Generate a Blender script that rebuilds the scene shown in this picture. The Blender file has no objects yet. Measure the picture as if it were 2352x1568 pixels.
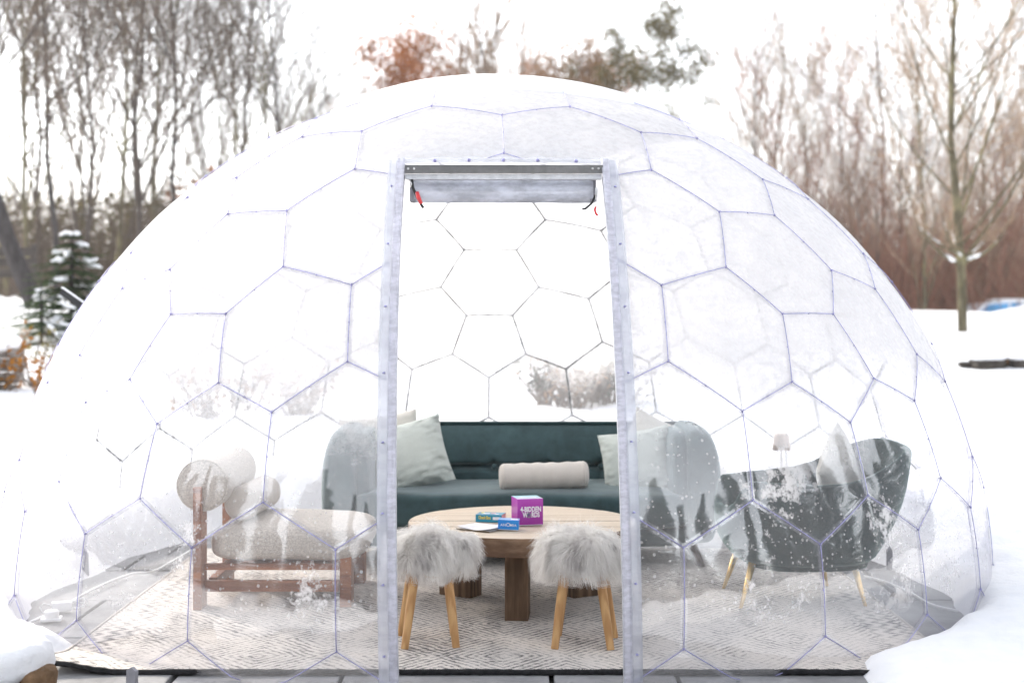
import bpy, bmesh, math, random
from math import sin, cos, pi, radians, sqrt, atan2, hypot, exp
from mathutils import Vector, Matrix, noise

# ------------------------------------------------------------------ camera, sky, sun, exposure
sc = bpy.context.scene
COL = sc.collection
CAM_H = 1.29
cam_d = bpy.data.cameras.new('camera'); cam = bpy.data.objects.new('camera', cam_d); COL.objects.link(cam)
cam.location = (0, 0, CAM_H); cam.rotation_euler = (radians(90), 0, 0)
cam_d.sensor_width = 36.0; cam_d.lens = 50.0; cam_d.shift_y = -62.0 / 2352.0
cam_d.clip_start = 0.1; cam_d.clip_end = 2000
cam_d.dof.use_dof = True; cam_d.dof.focus_distance = 5.55; cam_d.dof.aperture_fstop = 2.2
sc.camera = cam

SUN_AZ = radians(-46)      # from +Y towards +X
SUN_EL = radians(30)
world = bpy.data.worlds.new('World'); sc.world = world; world.use_nodes = True
wn = world.node_tree; bg = wn.nodes['Background']
sky = wn.nodes.new('ShaderNodeTexSky'); sky.sky_type = 'NISHITA'; sky.sun_disc = False
sky.sun_elevation = SUN_EL; sky.sun_rotation = SUN_AZ
sky.air_density = 1.0; sky.dust_density = 1.2; sky.ozone_density = 1.0; sky.altitude = 100
hsv = wn.nodes.new('ShaderNodeHueSaturation'); hsv.inputs['Saturation'].default_value = 0.20   # thin high cloud
wn.links.new(sky.outputs[0], hsv.inputs['Color']); wn.links.new(hsv.outputs[0], bg.inputs[0]); bg.inputs[1].default_value = 0.15
sun_d = bpy.data.lights.new('sun', 'SUN'); sun_d.energy = 1.6; sun_d.angle = radians(3); sun_d.color = (1.0, 0.90, 0.76)
sun = bpy.data.objects.new('sun', sun_d); COL.objects.link(sun)
sd = Vector((sin(SUN_AZ) * cos(SUN_EL), cos(SUN_AZ) * cos(SUN_EL), sin(SUN_EL)))
sun.rotation_euler = sd.to_track_quat('Z', 'Y').to_euler(); sun.location = sd * 50
vs = sc.view_settings; vs.view_transform = 'Standard'; vs.look = 'None'; vs.exposure = 1.8; vs.gamma = 1.0
vs.use_curve_mapping = False
sc.cycles.max_bounces = 7; sc.cycles.transparent_max_bounces = 16; sc.cycles.diffuse_bounces = 4; sc.cycles.glossy_bounces = 3
sc.cycles.use_adaptive_sampling = True; sc.cycles.adaptive_threshold = 0.02
sc.cycles.use_denoising = True
sc.cycles.caustics_reflective = False; sc.cycles.caustics_refractive = False

random.seed(7)
F = 3267.0
def at(px, py, Y):                      # a point of the photograph (2352 wide) at depth Y
    return Vector(((px - 1176) / F * Y, Y, CAM_H - (py - 722) / F * Y))
def N3(x, y, z=0.0): return noise.noise(Vector((x, y, z)))
def fbm(x, y, z=0.0, o=4):
    s, a, f = 0.0, 0.5, 1.0
    for _ in range(o):
        s += a * noise.noise(Vector((x * f, y * f, z * f))); a *= 0.5; f *= 2.03
    return s
def sstep(a, b, x):
    t = min(1, max(0, (x - a) / (b - a))); return t * t * (3 - 2 * t)
def interp(xs, ys, x):
    if x <= xs[0]: return ys[0]
    for i in range(len(xs) - 1):
        if x <= xs[i + 1]:
            t = (x - xs[i]) / (xs[i + 1] - xs[i]); t = t * t * (3 - 2 * t) * .5 + t * .5
            return ys[i] + (ys[i + 1] - ys[i]) * t
    return ys[-1]

# ------------------------------------------------------------------ materials
class Mat:
    def __init__(s, name):
        s.m = bpy.data.materials.new(name); s.m.use_nodes = True
        s.t = s.m.node_tree; s.n = s.t.nodes; s.l = s.t.links
        s.p = s.n['Principled BSDF']; s.out = s.n['Material Output']
        s._pos = None
    def new(s, typ, **kw):
        nd = s.n.new(typ)
        for k, v in kw.items(): setattr(nd, k, v)
        return nd
    def put(s, sock, v):
        if isinstance(v, bpy.types.NodeSocket): s.l.new(v, sock)
        elif v is not None:
            if hasattr(sock.default_value, '__len__') and not hasattr(v, '__len__'): v = (v, v, v, 1)
            if hasattr(sock.default_value, '__len__') and len(sock.default_value) == 4 and len(v) == 3: v = tuple(v) + (1,)
            sock.default_value = v
    def pos(s):
        if s._pos is None: s._pos = s.new('ShaderNodeNewGeometry').outputs['Position']
        return s._pos
    def obj(s): return s.new('ShaderNodeTexCoord').outputs['Object']
    def mapping(s, vec, scale=(1, 1, 1), rot=(0, 0, 0), loc=(0, 0, 0)):
        m = s.new('ShaderNodeMapping'); s.l.new(vec, m.inputs[0])
        m.inputs['Scale'].default_value = scale; m.inputs['Rotation'].default_value = rot; m.inputs['Location'].default_value = loc
        return m.outputs[0]
    def noise(s, vec, scale, detail=4, rough=.55, dist=0.0):
        nd = s.new('ShaderNodeTexNoise'); s.l.new(vec, nd.inputs['Vector'])
        nd.inputs['Scale'].default_value = scale; nd.inputs['Detail'].default_value = detail
        nd.inputs['Roughness'].default_value = rough; nd.inputs['Distortion'].default_value = dist
        return nd.outputs['Fac']
    def vor(s, vec, scale, feature='F1'):
        nd = s.new('ShaderNodeTexVoronoi', feature=feature); s.l.new(vec, nd.inputs['Vector']); nd.inputs['Scale'].default_value = scale
        return nd
    def math(s, op, a, b=None, c=None, clamp=False):
        nd = s.new('ShaderNodeMath', operation=op, use_clamp=clamp)
        for i, v in enumerate((a, b, c)):
            if v is not None: s.put(nd.inputs[i], v)
        return nd.outputs[0]
    def rng(s, v, a, b, c=0.0, d=1.0, smooth=True):
        nd = s.new('ShaderNodeMapRange'); nd.interpolation_type = 'SMOOTHSTEP' if smooth else 'LINEAR'
        s.put(nd.inputs['Value'], v)
        for k, x in zip(('From Min', 'From Max', 'To Min', 'To Max'), (a, b, c, d)): nd.inputs[k].default_value = x
        return nd.outputs[0]
    def mix(s, fac, a, b):
        nd = s.new('ShaderNodeMix', data_type='RGBA'); s.put(nd.inputs[0], fac); s.put(nd.inputs[6], a); s.put(nd.inputs[7], b)
        return nd.outputs[2]
    def sep(s, v):
        nd = s.new('ShaderNodeSeparateXYZ'); s.l.new(v, nd.inputs[0]); return nd.outputs
    def bump(s, h, strength=.3, dist=.01, normal=None):
        nd = s.new('ShaderNodeBump'); nd.inputs['Strength'].default_value = strength; nd.inputs['Distance'].default_value = dist
        s.put(nd.inputs['Height'], h)
        if normal is not None: s.l.new(normal, nd.inputs['Normal'])
        return nd.outputs[0]
    def mixsh(s, fac, a, b):
        nd = s.new('ShaderNodeMixShader'); s.put(nd.inputs[0], fac); s.l.new(a, nd.inputs[1]); s.l.new(b, nd.inputs[2]); return nd.outputs[0]
    def set(s, **kw):
        for k, v in kw.items():
            key = {'col': 'Base Color', 'rough': 'Roughness', 'normal': 'Normal', 'metal': 'Metallic', 'spec': 'Specular IOR Level',
                   'sheen': 'Sheen Weight', 'sheenr': 'Sheen Roughness', 'sheent': 'Sheen Tint', 'sss': 'Subsurface Weight', 'trans': 'Transmission Weight', 'coat': 'Coat Weight', 'ior': 'IOR'}[k]
            s.put(s.p.inputs[key], v)
        return s.m

def simple(name, col, rough=.6, var=.15, scale=8, bump=0.0, bscale=60, metal=0.0, **kw):
    M = Mat(name); o = M.obj()
    n = M.noise(o, scale, 5, .6)
    f = M.rng(n, .3, .7)
    c1 = tuple(x * (1 - var) for x in col); c2 = tuple(min(1, x * (1 + var)) for x in col)
    M.set(col=M.mix(f, c1, c2), rough=rough, metal=metal, **kw)
    if bump: M.set(normal=M.bump(M.noise(o, bscale, 4, .6), bump, .01))
    return M.m

def m_snow():
    M = Mat('snow'); p = M.pos()
    n1 = M.noise(p, 1.3, 6, .6); n2 = M.noise(p, 14, 6, .65); n3 = M.noise(p, 150, 2, .5)
    h = M.math('ADD', M.math('MULTIPLY', n1, 1.0), M.math('ADD', M.math('MULTIPLY', n2, .22), M.math('MULTIPLY', n3, .02)))
    M.set(col=M.mix(M.rng(n2, .3, .8), (.86, .87, .90), (.92, .92, .93)), rough=.75, spec=.25, normal=M.bump(h, .7, .06))
    return M.m
def m_film(seam=False):
    M = Mat('weld_film' if seam else 'dome_film'); p = M.pos(); x, y, z = M.sep(p)
    big = M.noise(p, 1.3, 2, .5); mid = M.noise(p, 26, 4, .72)
    lvl = M.math('ADD', z, M.math('MULTIPLY', M.math('SUBTRACT', big, .5), .9))
    lvl = M.math('ADD', lvl, M.math('MULTIPLY', M.math('SUBTRACT', mid, .5), .30))
    fr = M.rng(lvl, .80, 1.22)
    fr = M.math('MULTIPLY', fr, M.rng(mid, .35, .6, .80, 1.0))
    fr = M.rng(fr, 0, 1, .14, .92, False)  # minimum opacity: painted white veil standing in for reflected snow and sky
    # droplets and stuck snow on the lower film
    win = M.math('MULTIPLY', M.rng(z, .08, .30), M.rng(lvl, .60, 1.0, 1, 0))
    v = M.vor(p, 48); dsz = M.rng(M.sep(v.outputs['Color'])[0], 0.0, 1.0, 0.04, .30, False)
    dots = M.math('LESS_THAN', v.outputs['Distance'], dsz)
    dd = M.math('MULTIPLY', dots, M.math('MULTIPLY', win, .45))
    sp = M.math('ADD', M.noise(p, 2.4, 1, .5), M.math('MULTIPLY', M.math('SUBTRACT', mid, .5), .6))
    spat = M.math('MULTIPLY', M.rng(sp, .60, .76), M.math('MULTIPLY', win, .9))
    op = M.math('MAXIMUM', M.math('MAXIMUM', fr, dd), spat)
    if seam: op = M.math('MAXIMUM', op, .15)
    crust = M.noise(M.mapping(p, (1, 1, 2.2), (.4, .3, 0)), 22, 3, .65)          # thicker and thinner frost
    fc = M.mix(M.rng(crust, .36, .62), (.92, .92, .935), (.96, .955, .965))
    df = M.new('ShaderNodeBsdfDiffuse'); M.put(df.inputs[0], fc)
    tl = M.new('ShaderNodeBsdfTranslucent'); thick = M.rng(M.math('ADD', M.math('MULTIPLY', M.noise(p, 4.5, 4, .62), .75), M.math('MULTIPLY', crust, .25)), .40, .60)   # snow lying thicker in places lets less light through
    M.put(tl.inputs[0], M.mix(thick, (.83, .83, .85), (.95, .945, .955)))
    frost = M.mixsh(.66, df.outputs[0], tl.outputs[0])
    lw = M.new('ShaderNodeLayerWeight'); lw.inputs[0].default_value = .5
    tr = M.new('ShaderNodeBsdfTransparent'); M.put(tr.inputs[0], M.mix(M.math('POWER', lw.outputs['Facing'], 2.5), (.965, .97, .985), (.70, .69, .76)))   # longer path through the film at grazing angles
    body = M.mixsh(op, tr.outputs[0], frost)
    nb = M.bump(M.noise(p, 3.2, 2, .4), .16, .07)
    gl = M.new('ShaderNodeBsdfGlossy'); gl.inputs['Roughness'].default_value = .035; gl.inputs[0].default_value = (1, 1, 1, 1); M.l.new(nb, gl.inputs['Normal'])
    fres = M.math('ADD', M.math('MULTIPLY', M.math('POWER', lw.outputs['Facing'], 4.0), .30), .13)
    fres = M.math('MULTIPLY', fres, M.rng(op, .2, .9, 1.0, .12))
    M.l.new(M.mixsh(fres, body, gl.outputs[0]), M.out.inputs[0])
    return M.m
def m_plastic(name, col, alpha, rough=.15, var=.3, scale=14):
    M = Mat(name); p = M.pos()
    tr = M.new('ShaderNodeBsdfTransparent'); tr.inputs[0].default_value = tuple(.6 + .4 * c for c in col) + (1,)
    n = M.noise(M.mapping(p, (1, 1, 2.5)), scale, 6, .65)
    c = M.mix(M.rng(n, .35, .65), tuple(c * (1 - var) for c in col), tuple(min(1, c * (1 + var * .4)) for c in col))
    df = M.new('ShaderNodeBsdfDiffuse'); M.put(df.inputs[0], c)
    tl = M.new('ShaderNodeBsdfTranslucent'); M.put(tl.inputs[0], c)
    gl = M.new('ShaderNodeBsdfGlossy'); gl.inputs['Roughness'].default_value = rough
    M.l.new(M.bump(n, .3, .02), gl.inputs['Normal'])
    b = M.mixsh(alpha, tr.outputs[0], M.mixsh(.45, df.outputs[0], tl.outputs[0]))
    M.l.new(M.mixsh(.09, b, gl.outputs[0]), M.out.inputs[0])
    return M.m
def m_wood(name, c1, c2, scale=(3, 30, 30), rough=.5, ring=6.0, rot=(0, 0, 0)):
    M = Mat(name); o = M.mapping(M.obj(), scale, rot)
    n = M.noise(o, 1.0, 8, .65, .6)
    n2 = M.noise(M.mapping(M.obj(), tuple(s * 5 for s in scale), rot), 1.0, 4, .6)
    w = M.new('ShaderNodeTexWave'); M.l.new(o, w.inputs[0]); w.bands_direction = 'Y'
    w.inputs['Scale'].default_value = .35; w.inputs['Distortion'].default_value = ring; w.inputs['Detail'].default_value = 3
    f = M.math('ADD', M.math('MULTIPLY', n, .55), M.math('ADD', M.math('MULTIPLY', w.outputs['Fac'], .3), M.math('MULTIPLY', n2, .2)))
    M.set(col=M.mix(M.rng(f, .3, .75), c1, c2), rough=rough, spec=.3, normal=M.bump(f, .25, .004))
    return M.m
def m_weave(name, col, s=260, var=.18, sheen=.2):
    M = Mat(name); o = M.obj()
    v = M.vor(o, s).outputs['Distance']; n = M.noise(o, 7, 4, .6); n2 = M.noise(o, s * .6, 2, .5)
    f = M.math('ADD', M.math('MULTIPLY', v, .7), M.math('MULTIPLY', n2, .5))
    c = M.mix(M.rng(f, .2, .9), tuple(min(1, c * (1 + var)) for c in col), tuple(c * (1 - var * 1.6) for c in col))
    M.set(col=M.mix(M.rng(n, .25, .75, 0, .25), c, tuple(c * .8 for c in col)), rough=.95, sheen=sheen, spec=.1,
          normal=M.bump(f, .5, .003))
    return M.m
def m_velvet(name, col, tint):
    M = Mat(name); o = M.obj()
    n = M.noise(o, 5, 5, .6, .5); n2 = M.noise(o, 22, 4, .6)
    f = M.rng(M.math('ADD', M.math('MULTIPLY', n, .7), M.math('MULTIPLY', n2, .3)), .3, .7)
    M.set(col=M.mix(f, tuple(c * .75 for c in col), tuple(c * 1.35 for c in col)), rough=.75, sheen=.75, sheenr=.42, sheent=tint, spec=.2,
          normal=M.bump(n2, .12, .01))
    return M.m
def m_rug():
    M = Mat('rug_weave'); o = M.obj(); x, y, z = M.sep(o)
    wob = M.math('MULTIPLY', M.math('SUBTRACT', M.noise(o, 9, 4, .6), .5), .035)
    def tri(v, per):                                  # triangle wave 0..1
        a = M.math('FRACT', M.math('MULTIPLY', v, 1.0 / per)); return M.math('ABSOLUTE', M.math('SUBTRACT', M.math('MULTIPLY', a, 2.0), 1.0))
    ax = M.math('ADD', x, wob); ay = M.math('ADD', y, wob)
    d1 = M.math('ADD', tri(ax, .46), M.math('MULTIPLY', tri(ay, .56), 1.0))          # nested diamonds
    lines = M.math('SINE', M.math('MULTIPLY', d1, 40.0))
    d2 = M.math('ADD', tri(ax, .115), tri(ay, .14)); fine = M.math('SINE', M.math('MULTIPLY', d2, 11.0))
    xx = M.math('SINE', M.math('MULTIPLY', M.math('ADD', ax, M.math('MULTIPLY', tri(ay, .09), .045)), 95.0))
    n = M.noise(M.mapping(o, (1, 3.2, 1)), 34, 6, .72); nb = M.noise(o, 2.1, 4, .6); nf = M.noise(M.mapping(o, (1, 2, 1)), 150, 3, .7)
    band = M.math('MULTIPLY', M.math('GREATER_THAN', M.math('ABSOLUTE', x), 1.47), M.math('LESS_THAN', M.math('ABSOLUTE', x), 1.63))
    pat = M.math('ADD', M.math('MULTIPLY', lines, .17), M.math('MULTIPLY', fine, .07))
    pat = M.math('ADD', M.math('MULTIPLY', pat, M.math('SUBTRACT', 1.0, band)), M.math('MULTIPLY', M.math('MULTIPLY', xx, .2), band))
    strip = M.math('MULTIPLY', M.math('SINE', M.math('MULTIPLY', x, 42.0)), .045)
    f = M.math('ADD', M.math('ADD', pat, strip), M.math('ADD', M.math('MULTIPLY', M.math('SUBTRACT', n, .5), 2.1), M.math('ADD', M.math('MULTIPLY', M.math('SUBTRACT', nf, .5), 1.1), M.math('MULTIPLY', M.math('SUBTRACT', nb, .5), 1.0))))
    c = M.mix(M.rng(f, -.50, .10), (.055, .05, .05), (.70, .65, .60))
    c = M.mix(M.rng(nb, .45, .75, 0, .3), c, (.70, .64, .58))
    M.set(col=c, rough=1.0, spec=.05, sheen=.15, normal=M.bump(M.math('ADD', n, M.math('MULTIPLY', nf, .8)), .6, .006))
    return M.m
def m_bark(name, col, var=.4, light=None):
    M = Mat(name); p = M.pos()
    n = M.noise(M.mapping(p, (5, 5, 1.2)), 2.5, 6, .7)
    c = M.mix(M.rng(n, .3, .7), tuple(c * (1 - var) for c in col), tuple(c * (1 + var) for c in col))
    if light: c = M.mix(M.rng(M.noise(p, 1.4, 4, .6), .5, .65), c, light)
    M.set(col=c, rough=.9, spec=.1, normal=M.bump(n, .5, .03)); return M.m
def m_leaf(name, c1, c2, scale=3.0):
    M = Mat(name); p = M.pos(); n = M.noise(p, scale, 3, .6); n2 = M.noise(p, scale * 9, 2, .6)
    c = M.mix(M.rng(M.math('ADD', M.math('MULTIPLY', n, .5), M.math('MULTIPLY', n2, .5)), .35, .65), c1, c2)
    df = M.new('ShaderNodeBsdfDiffuse'); M.put(df.inputs[0], c)
    tl = M.new('ShaderNodeBsdfTranslucent'); M.put(tl.inputs[0], c)
    M.l.new(M.mixsh(.35, df.outputs[0], tl.outputs[0]), M.out.inputs[0]); return M.m
def m_fur():
    M = Mat('sheepskin_fur'); o = M.obj(); n = M.noise(M.mapping(o, (1, 1, .45)), 14, 4, .6, .4); z = M.sep(o)[2]
    n2 = M.noise(M.mapping(o, (1, 1, .35)), 60, 3, .6)
    f = M.math('ADD', M.math('MULTIPLY', n, .6), M.math('MULTIPLY', n2, .4))
    c = M.mix(M.rng(f, .36, .52), (.70, .67, .65), (.98, .96, .93))
    df = M.new('ShaderNodeBsdfDiffuse'); M.put(df.inputs[0], c)
    tl = M.new('ShaderNodeBsdfTranslucent'); M.put(tl.inputs[0], c)
    M.l.new(M.mixsh(.5, df.outputs[0], tl.outputs[0]), M.out.inputs[0]); return M.m
def m_stone(name, col, var=.35, scale=5, bump=.5):
    M = Mat(name); p = M.pos(); n = M.noise(p, scale, 6, .65); n2 = M.noise(p, scale * 7, 4, .6)
    c = M.mix(M.rng(n, .3, .7), tuple(c * (1 - var) for c in col), tuple(c * (1 + var) for c in col))
    c = M.mix(M.rng(n2, .55, .75, 0, .5), c, tuple(c * .45 for c in col))
    M.set(col=c, rough=.85, spec=.25, normal=M.bump(M.math('ADD', n, M.math('MULTIPLY', n2, .4)), bump, .02)); return M.m
def m_boxprint(name, a, b, axis=2, lo=0, hi=1):
    M = Mat(name); s = M.sep(M.obj())[axis]; M.set(col=M.mix(M.rng(s, lo, hi, smooth=False), a, b), rough=.35, coat=.3); return M.m

SNOW = m_snow(); FILM = m_film(); WELD = m_film(True)
BLUE = simple('seam_line_blue', (.31, .30, .55), .4, .25, 30)
DKSEAM = None
def m_shaded_seam():
    M = Mat('shaded_snowy_seam'); p = M.pos(); n = M.noise(p, 7, 2, .5); n2 = M.noise(p, 60, 3, .7)
    f = M.rng(M.math('ADD', M.math('MULTIPLY', n, .7), M.math('MULTIPLY', n2, .3)), .44, .58)
    M.set(col=M.mix(f, (.05, .06, .06), (.42, .43, .44)), rough=.8); return M.m  # dark tone paints the shade of snow ridges, pale stretches are snow
DKSEAM = m_shaded_seam()
FLAP = m_plastic('film_flap', (.88, .90, .97), .36, .10, .12, 9)
FLAP2 = m_plastic('wrinkled_film', (.82, .82, .90), .58, .10, .22, 26)
ROLLF = m_plastic('rolled_film', (.74, .77, .85), .80, .12, .4, 7)
ALU = simple('brushed_aluminium', (.17, .17, .17), .45, .15, 30, .1, 200, metal=.3)
ALU2 = simple('pale_aluminium', (.62, .63, .66), .45, .12, 30, metal=.4)
BLACK = simple('black_webbing', (.015, .016, .018), .6)
RED = simple('red_grip', (.75, .05, .06), .4)
BOLT = simple('bolt_steel', (.75, .75, .75), .3, metal=.8)
STAKE = simple('grey_stake', (.27, .27, .30), .5, .25, 9, .2)
RUG = m_rug(); RUGEDGE = simple('dark_binding', (.018, .018, .02), .95, .5, 60, .5, 200); RUGSIDE = simple('pale_binding', (.50, .46, .43), .95, .2, 80, .4, 200)
VELVET = m_velvet('teal_velvet', (.042, .076, .082), (.72, .80, .82, 1)); VELVET2 = m_velvet('green_velvet', (.010, .030, .034), (.45, .62, .58, 1))
SOFALEG = m_wood('dark_leg_wood', (.05, .03, .025), (.11, .07, .055))
SAGE = m_weave('sage_linen', (.66, .71, .66), 420, .08, .3); CREAM = m_weave('cream_linen', (.74, .69, .63), 420, .07, .3); IVORY = m_weave('ivory_linen', (.72, .70, .64), 420, .07, .3)
BOUCLE = m_weave('beige_boucle', (.68, .62, .55), 140, .18, .3)
WALNUT = m_wood('reddish_walnut', (.20, .062, .024), (.43, .17, .07), (4, 40, 40), .4)
OAK = m_wood('oak_leg', (.47, .25, .10), (.66, .40, .18), (40, 40, 4), .5)
TABLETOP = m_wood('bleached_table_wood', (.52, .42, .32), (.74, .63, .50), (2.2, 26, 20), .6, 4)
TABLELEG = m_wood('brown_table_wood', (.10, .06, .035), (.24, .15, .09), (30, 30, 3), .7)
TABLERIM = m_wood('sawn_table_edge', (.13, .075, .045), (.30, .19, .12), (7, 7, 26), .7, 9)
FUR = m_fur(); GOLD = simple('brass', (.72, .50, .22), .3, .15, 20, metal=.85)
SLATE = m_stone('slate_slab', (.27, .27, .275), .3, 3, .4); JOINT = m_stone('joint_sand', (.13, .12, .11), .3, 20)
WHITEP = simple('white_plastic', (.8, .8, .8), .35, .05); SHADE = simple('linen_shade', (.78, .66, .58), .8, .06, 60, trans=0.0)
STONE = m_stone('field_stone', (.26, .23, .21), .4, 4, .7); STONE2 = m_stone('rusty_field_stone', (.30, .19, .13), .4, 4, .7)
ROCK = m_stone('dark_rock', (.06, .052, .045), .5, 6, .8); BRNROCK = m_stone('brown_rock', (.20, .12, .065), .4, 9, .8)
BARK = m_bark('grey_brown_bark', (.075, .062, .055)); BARK2 = m_bark('olive_bark', (.11, .095, .06), .45, (.20, .18, .10)); BARK3 = m_bark('dark_bark', (.05, .045, .045))
TWIG = m_bark('twigs_brown', (.13, .10, .08)); TWIGR = m_bark('twigs_red_brown', (.26, .13, .09)); TWIGT = m_bark('twigs_tan', (.32, .23, .16))
RUSSET = m_leaf('russet_leaves', (.21, .075, .03), (.36, .15, .06)); OLIVE = m_leaf('olive_needles', (.07, .065, .03), (.15, .12, .06))
TANLEAF = m_leaf('tan_leaves', (.22, .13, .07), (.33, .21, .12)); ORANGE = m_leaf('orange_leaves', (.22, .085, .02), (.34, .16, .035), 5)
YGREEN = m_leaf('yellow_green_leaves', (.12, .11, .03), (.22, .18, .05), 5)
NEEDLE = m_leaf('spruce_needles', (.03, .065, .035), (.11, .15, .06), 2.5); DKNEEDLE = m_leaf('dark_needles', (.008, .016, .010), (.03, .045, .024), 1.5)
CARP = simple('silver_car_paint', (.62, .64, .68), .25, .03, 2, metal=.2); GLASS = simple('car_glass_blue_reflection', (.06, .22, .42), .08, .5, 1.2); TYRE = simple('tyre', (.02, .02, .02), .8); RIM = simple('wheel_rim', (.5, .5, .52), .3, metal=.8)  # car glass: bluish reflection painted into its base colour
LAMPR = simple('tail_lamp_red', (.45, .02, .02), .3)
FENCE = m_wood('weathered_fence', (.05, .042, .038), (.10, .085, .075), (1, 12, 12), .9)
PURPLE = m_boxprint('purple_print', (.30, .012, .30), (.50, .06, .48), 2, 0, .12)
CYANSIDE = m_boxprint('cyan_pink_print', (.56, .20, .52), (.03, .46, .62), 1, -.06, .06); CYANTOP = m_boxprint('pale_cyan_print', (.72, .50, .78), (.40, .74, .84), 1, -.06, .02)
BLUEBOX = m_boxprint('blue_print', (.0, .21, .68), (.0, .26, .74), 0, -.05, .05); LBLUE = m_boxprint('light_blue_print', (.10, .42, .85), (.45, .55, .95), 0, -.04, .05)
TEALBOX = m_boxprint('teal_print', (.015, .25, .40), (.02, .33, .50), 0, -.06, .06)
INKW = simple('white_ink', (.86, .86, .88), .5, .02); INKY = simple('yellow_ink', (.85, .68, .05), .5, .05); INKG = simple('grey_ink', (.25, .25, .28), .5); INKD = simple('dark_teal_ink', (.0, .16, .25), .5); INKP = simple('pink_ink', (.75, .35, .38), .5)
PAPER = simple('paper', (.80, .79, .80), .7, .06, 18); KRAFT = simple('kraft_edge', (.16, .12, .07), .8)

# ------------------------------------------------------------------ geometry helpers
class MB:
    def __init__(s): s.v = []; s.f = []; s.mi = []
    def add(s, vs, fs, mi=0):
        o = len(s.v); s.v += [tuple(p) for p in vs]; s.f += [tuple(i + o for i in f) for f in fs]; s.mi += [mi] * len(fs); return s
    def box(s, c, d, rot=None, bev=0.0, mi=0):
        bm = bmesh.new(); bmesh.ops.create_cube(bm, size=1)
        for v in bm.verts: v.co = Vector((v.co.x * d[0], v.co.y * d[1], v.co.z * d[2]))
        if bev: bmesh.ops.bevel(bm, geom=bm.edges[:], offset=bev, segments=2, affect='EDGES', profile=.6)
        R = rot if rot is not None else Matrix.Identity(3)
        bm.verts.index_update()
        s.add([R @ v.co + Vector(c) for v in bm.verts], [[v.index for v in f.verts] for f in bm.faces], mi); bm.free(); return s
    def tube(s, pts, rad, n=6, caps=True, mi=0, flat=1.0):
        pts = [Vector(p) for p in pts]; m = len(pts); rings = []
        if not hasattr(rad, '__len__'): rad = [rad] * m
        ref = None; vs = []
        for i, p in enumerate(pts):
            t = (pts[min(m - 1, i + 1)] - pts[max(0, i - 1)])
            if t.length < 1e-9: t = Vector((0, 0, 1))
            t.normalize()
            if ref is None: ref = Vector((1, 0, 0)) if abs(t.x) < .8 else Vector((0, 1, 0))
            a = (ref - t * ref.dot(t)).normalized(); b = t.cross(a); ref = a
            for k in range(n):
                an = 2 * pi * k / n; vs.append(p + a * cos(an) * rad[i] + b * sin(an) * rad[i] * flat)
        fs = [(i * n + k, i * n + (k + 1) % n, (i + 1) * n + (k + 1) % n, (i + 1) * n + k) for i in range(m - 1) for k in range(n)]
        if caps: fs += [tuple(range(n - 1, -1, -1)), tuple((m - 1) * n + k for k in range(n))]
        return s.add(vs, fs, mi)
    def lathe(s, prof, c=(0, 0, 0), n=24, mi=0, axis=None):
        vs = []; m = len(prof); R = axis if axis is not None else Matrix.Identity(3)
        for r, z in prof:
            for k in range(n): vs.append(R @ Vector((r * cos(2 * pi * k / n), r * sin(2 * pi * k / n), z)) + Vector(c))
        fs = [(i * n + k, i * n + (k + 1) % n, (i + 1) * n + (k + 1) % n, (i + 1) * n + k) for i in range(m - 1) for k in range(n)]
        return s.add(vs, fs, mi)
    def sup(s, c, d, e1=.4, e2=.4, nu=32, nv=18, rot=None, fn=None, mi=0):   # superellipsoid of half sizes d
        R = rot if rot is not None else Matrix.Identity(3); vs = []
        pw = lambda w, e: math.copysign(abs(w) ** e, w)
        for j in range(nv + 1):
            b = -pi / 2 + pi * j / nv
            for i in range(nu):
                a = 2 * pi * i / nu
                p = Vector((d[0] * pw(cos(b), e1) * pw(cos(a), e2), d[1] * pw(cos(b), e1) * pw(sin(a), e2), d[2] * pw(sin(b), e1)))
                if fn: p = fn(p)
                vs.append(R @ p + Vector(c))
        fs = [(j * nu + i, j * nu + (i + 1) % nu, (j + 1) * nu + (i + 1) % nu, (j + 1) * nu + i) for j in range(nv) for i in range(nu)]
        return s.add(vs, fs, mi)
    def grid(s, fn, nu, nv, mi=0):
        vs = [fn(i / nu, j / nv) for j in range(nv + 1) for i in range(nu + 1)]
        w = nu + 1
        return s.add(vs, [(j * w + i, j * w + i + 1, (j + 1) * w + i + 1, (j + 1) * w + i) for j in range(nv) for i in range(nu)], mi)
    def mesh(s, name, mats, smooth=True):
        me = bpy.data.meshes.new(name); me.from_pydata(s.v, [], s.f)
        for m in (mats if isinstance(mats, (list, tuple)) else [mats]): me.materials.append(m)
        if any(s.mi): me.polygons.foreach_set('material_index', s.mi)
        if smooth: me.polygons.foreach_set('use_smooth', [True] * len(me.polygons))
        me.update(); return me
    def build(s, name, mats, parent=None, smooth=True, sharp=None):
        me = s.mesh(name, mats, smooth)
        if sharp is not None:
            try: me.set_sharp_from_angle(angle=radians(sharp))
            except Exception: pass
        return link(name, me, parent)
def link(name, me, parent=None, loc=None):
    o = bpy.data.objects.new(name, me); COL.objects.link(o); o.parent = parent
    if loc is not None: o.location = loc
    return o
def tag(o, label=None, cat=None, group=None, kind=None):
    if label: o['label'] = label
    if cat: o['category'] = cat
    if group: o['group'] = group
    if kind: o['kind'] = kind
    return o
def root(name, loc, label, cat, group=None, rz=0.0):
    o = bpy.data.objects.new(name, None); COL.objects.link(o); o.location = loc; o.rotation_euler.z = rz
    o.empty_display_size = .1
    return tag(o, label, cat, group)
def copy_tree(o, parent=None):
    c = o.copy(); COL.objects.link(c); c.parent = parent
    for ch in list(o.children): copy_tree(ch, c)
    return c
def RX(a): return Matrix.Rotation(a, 3, 'X')
def RY(a): return Matrix.Rotation(a, 3, 'Y')
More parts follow.
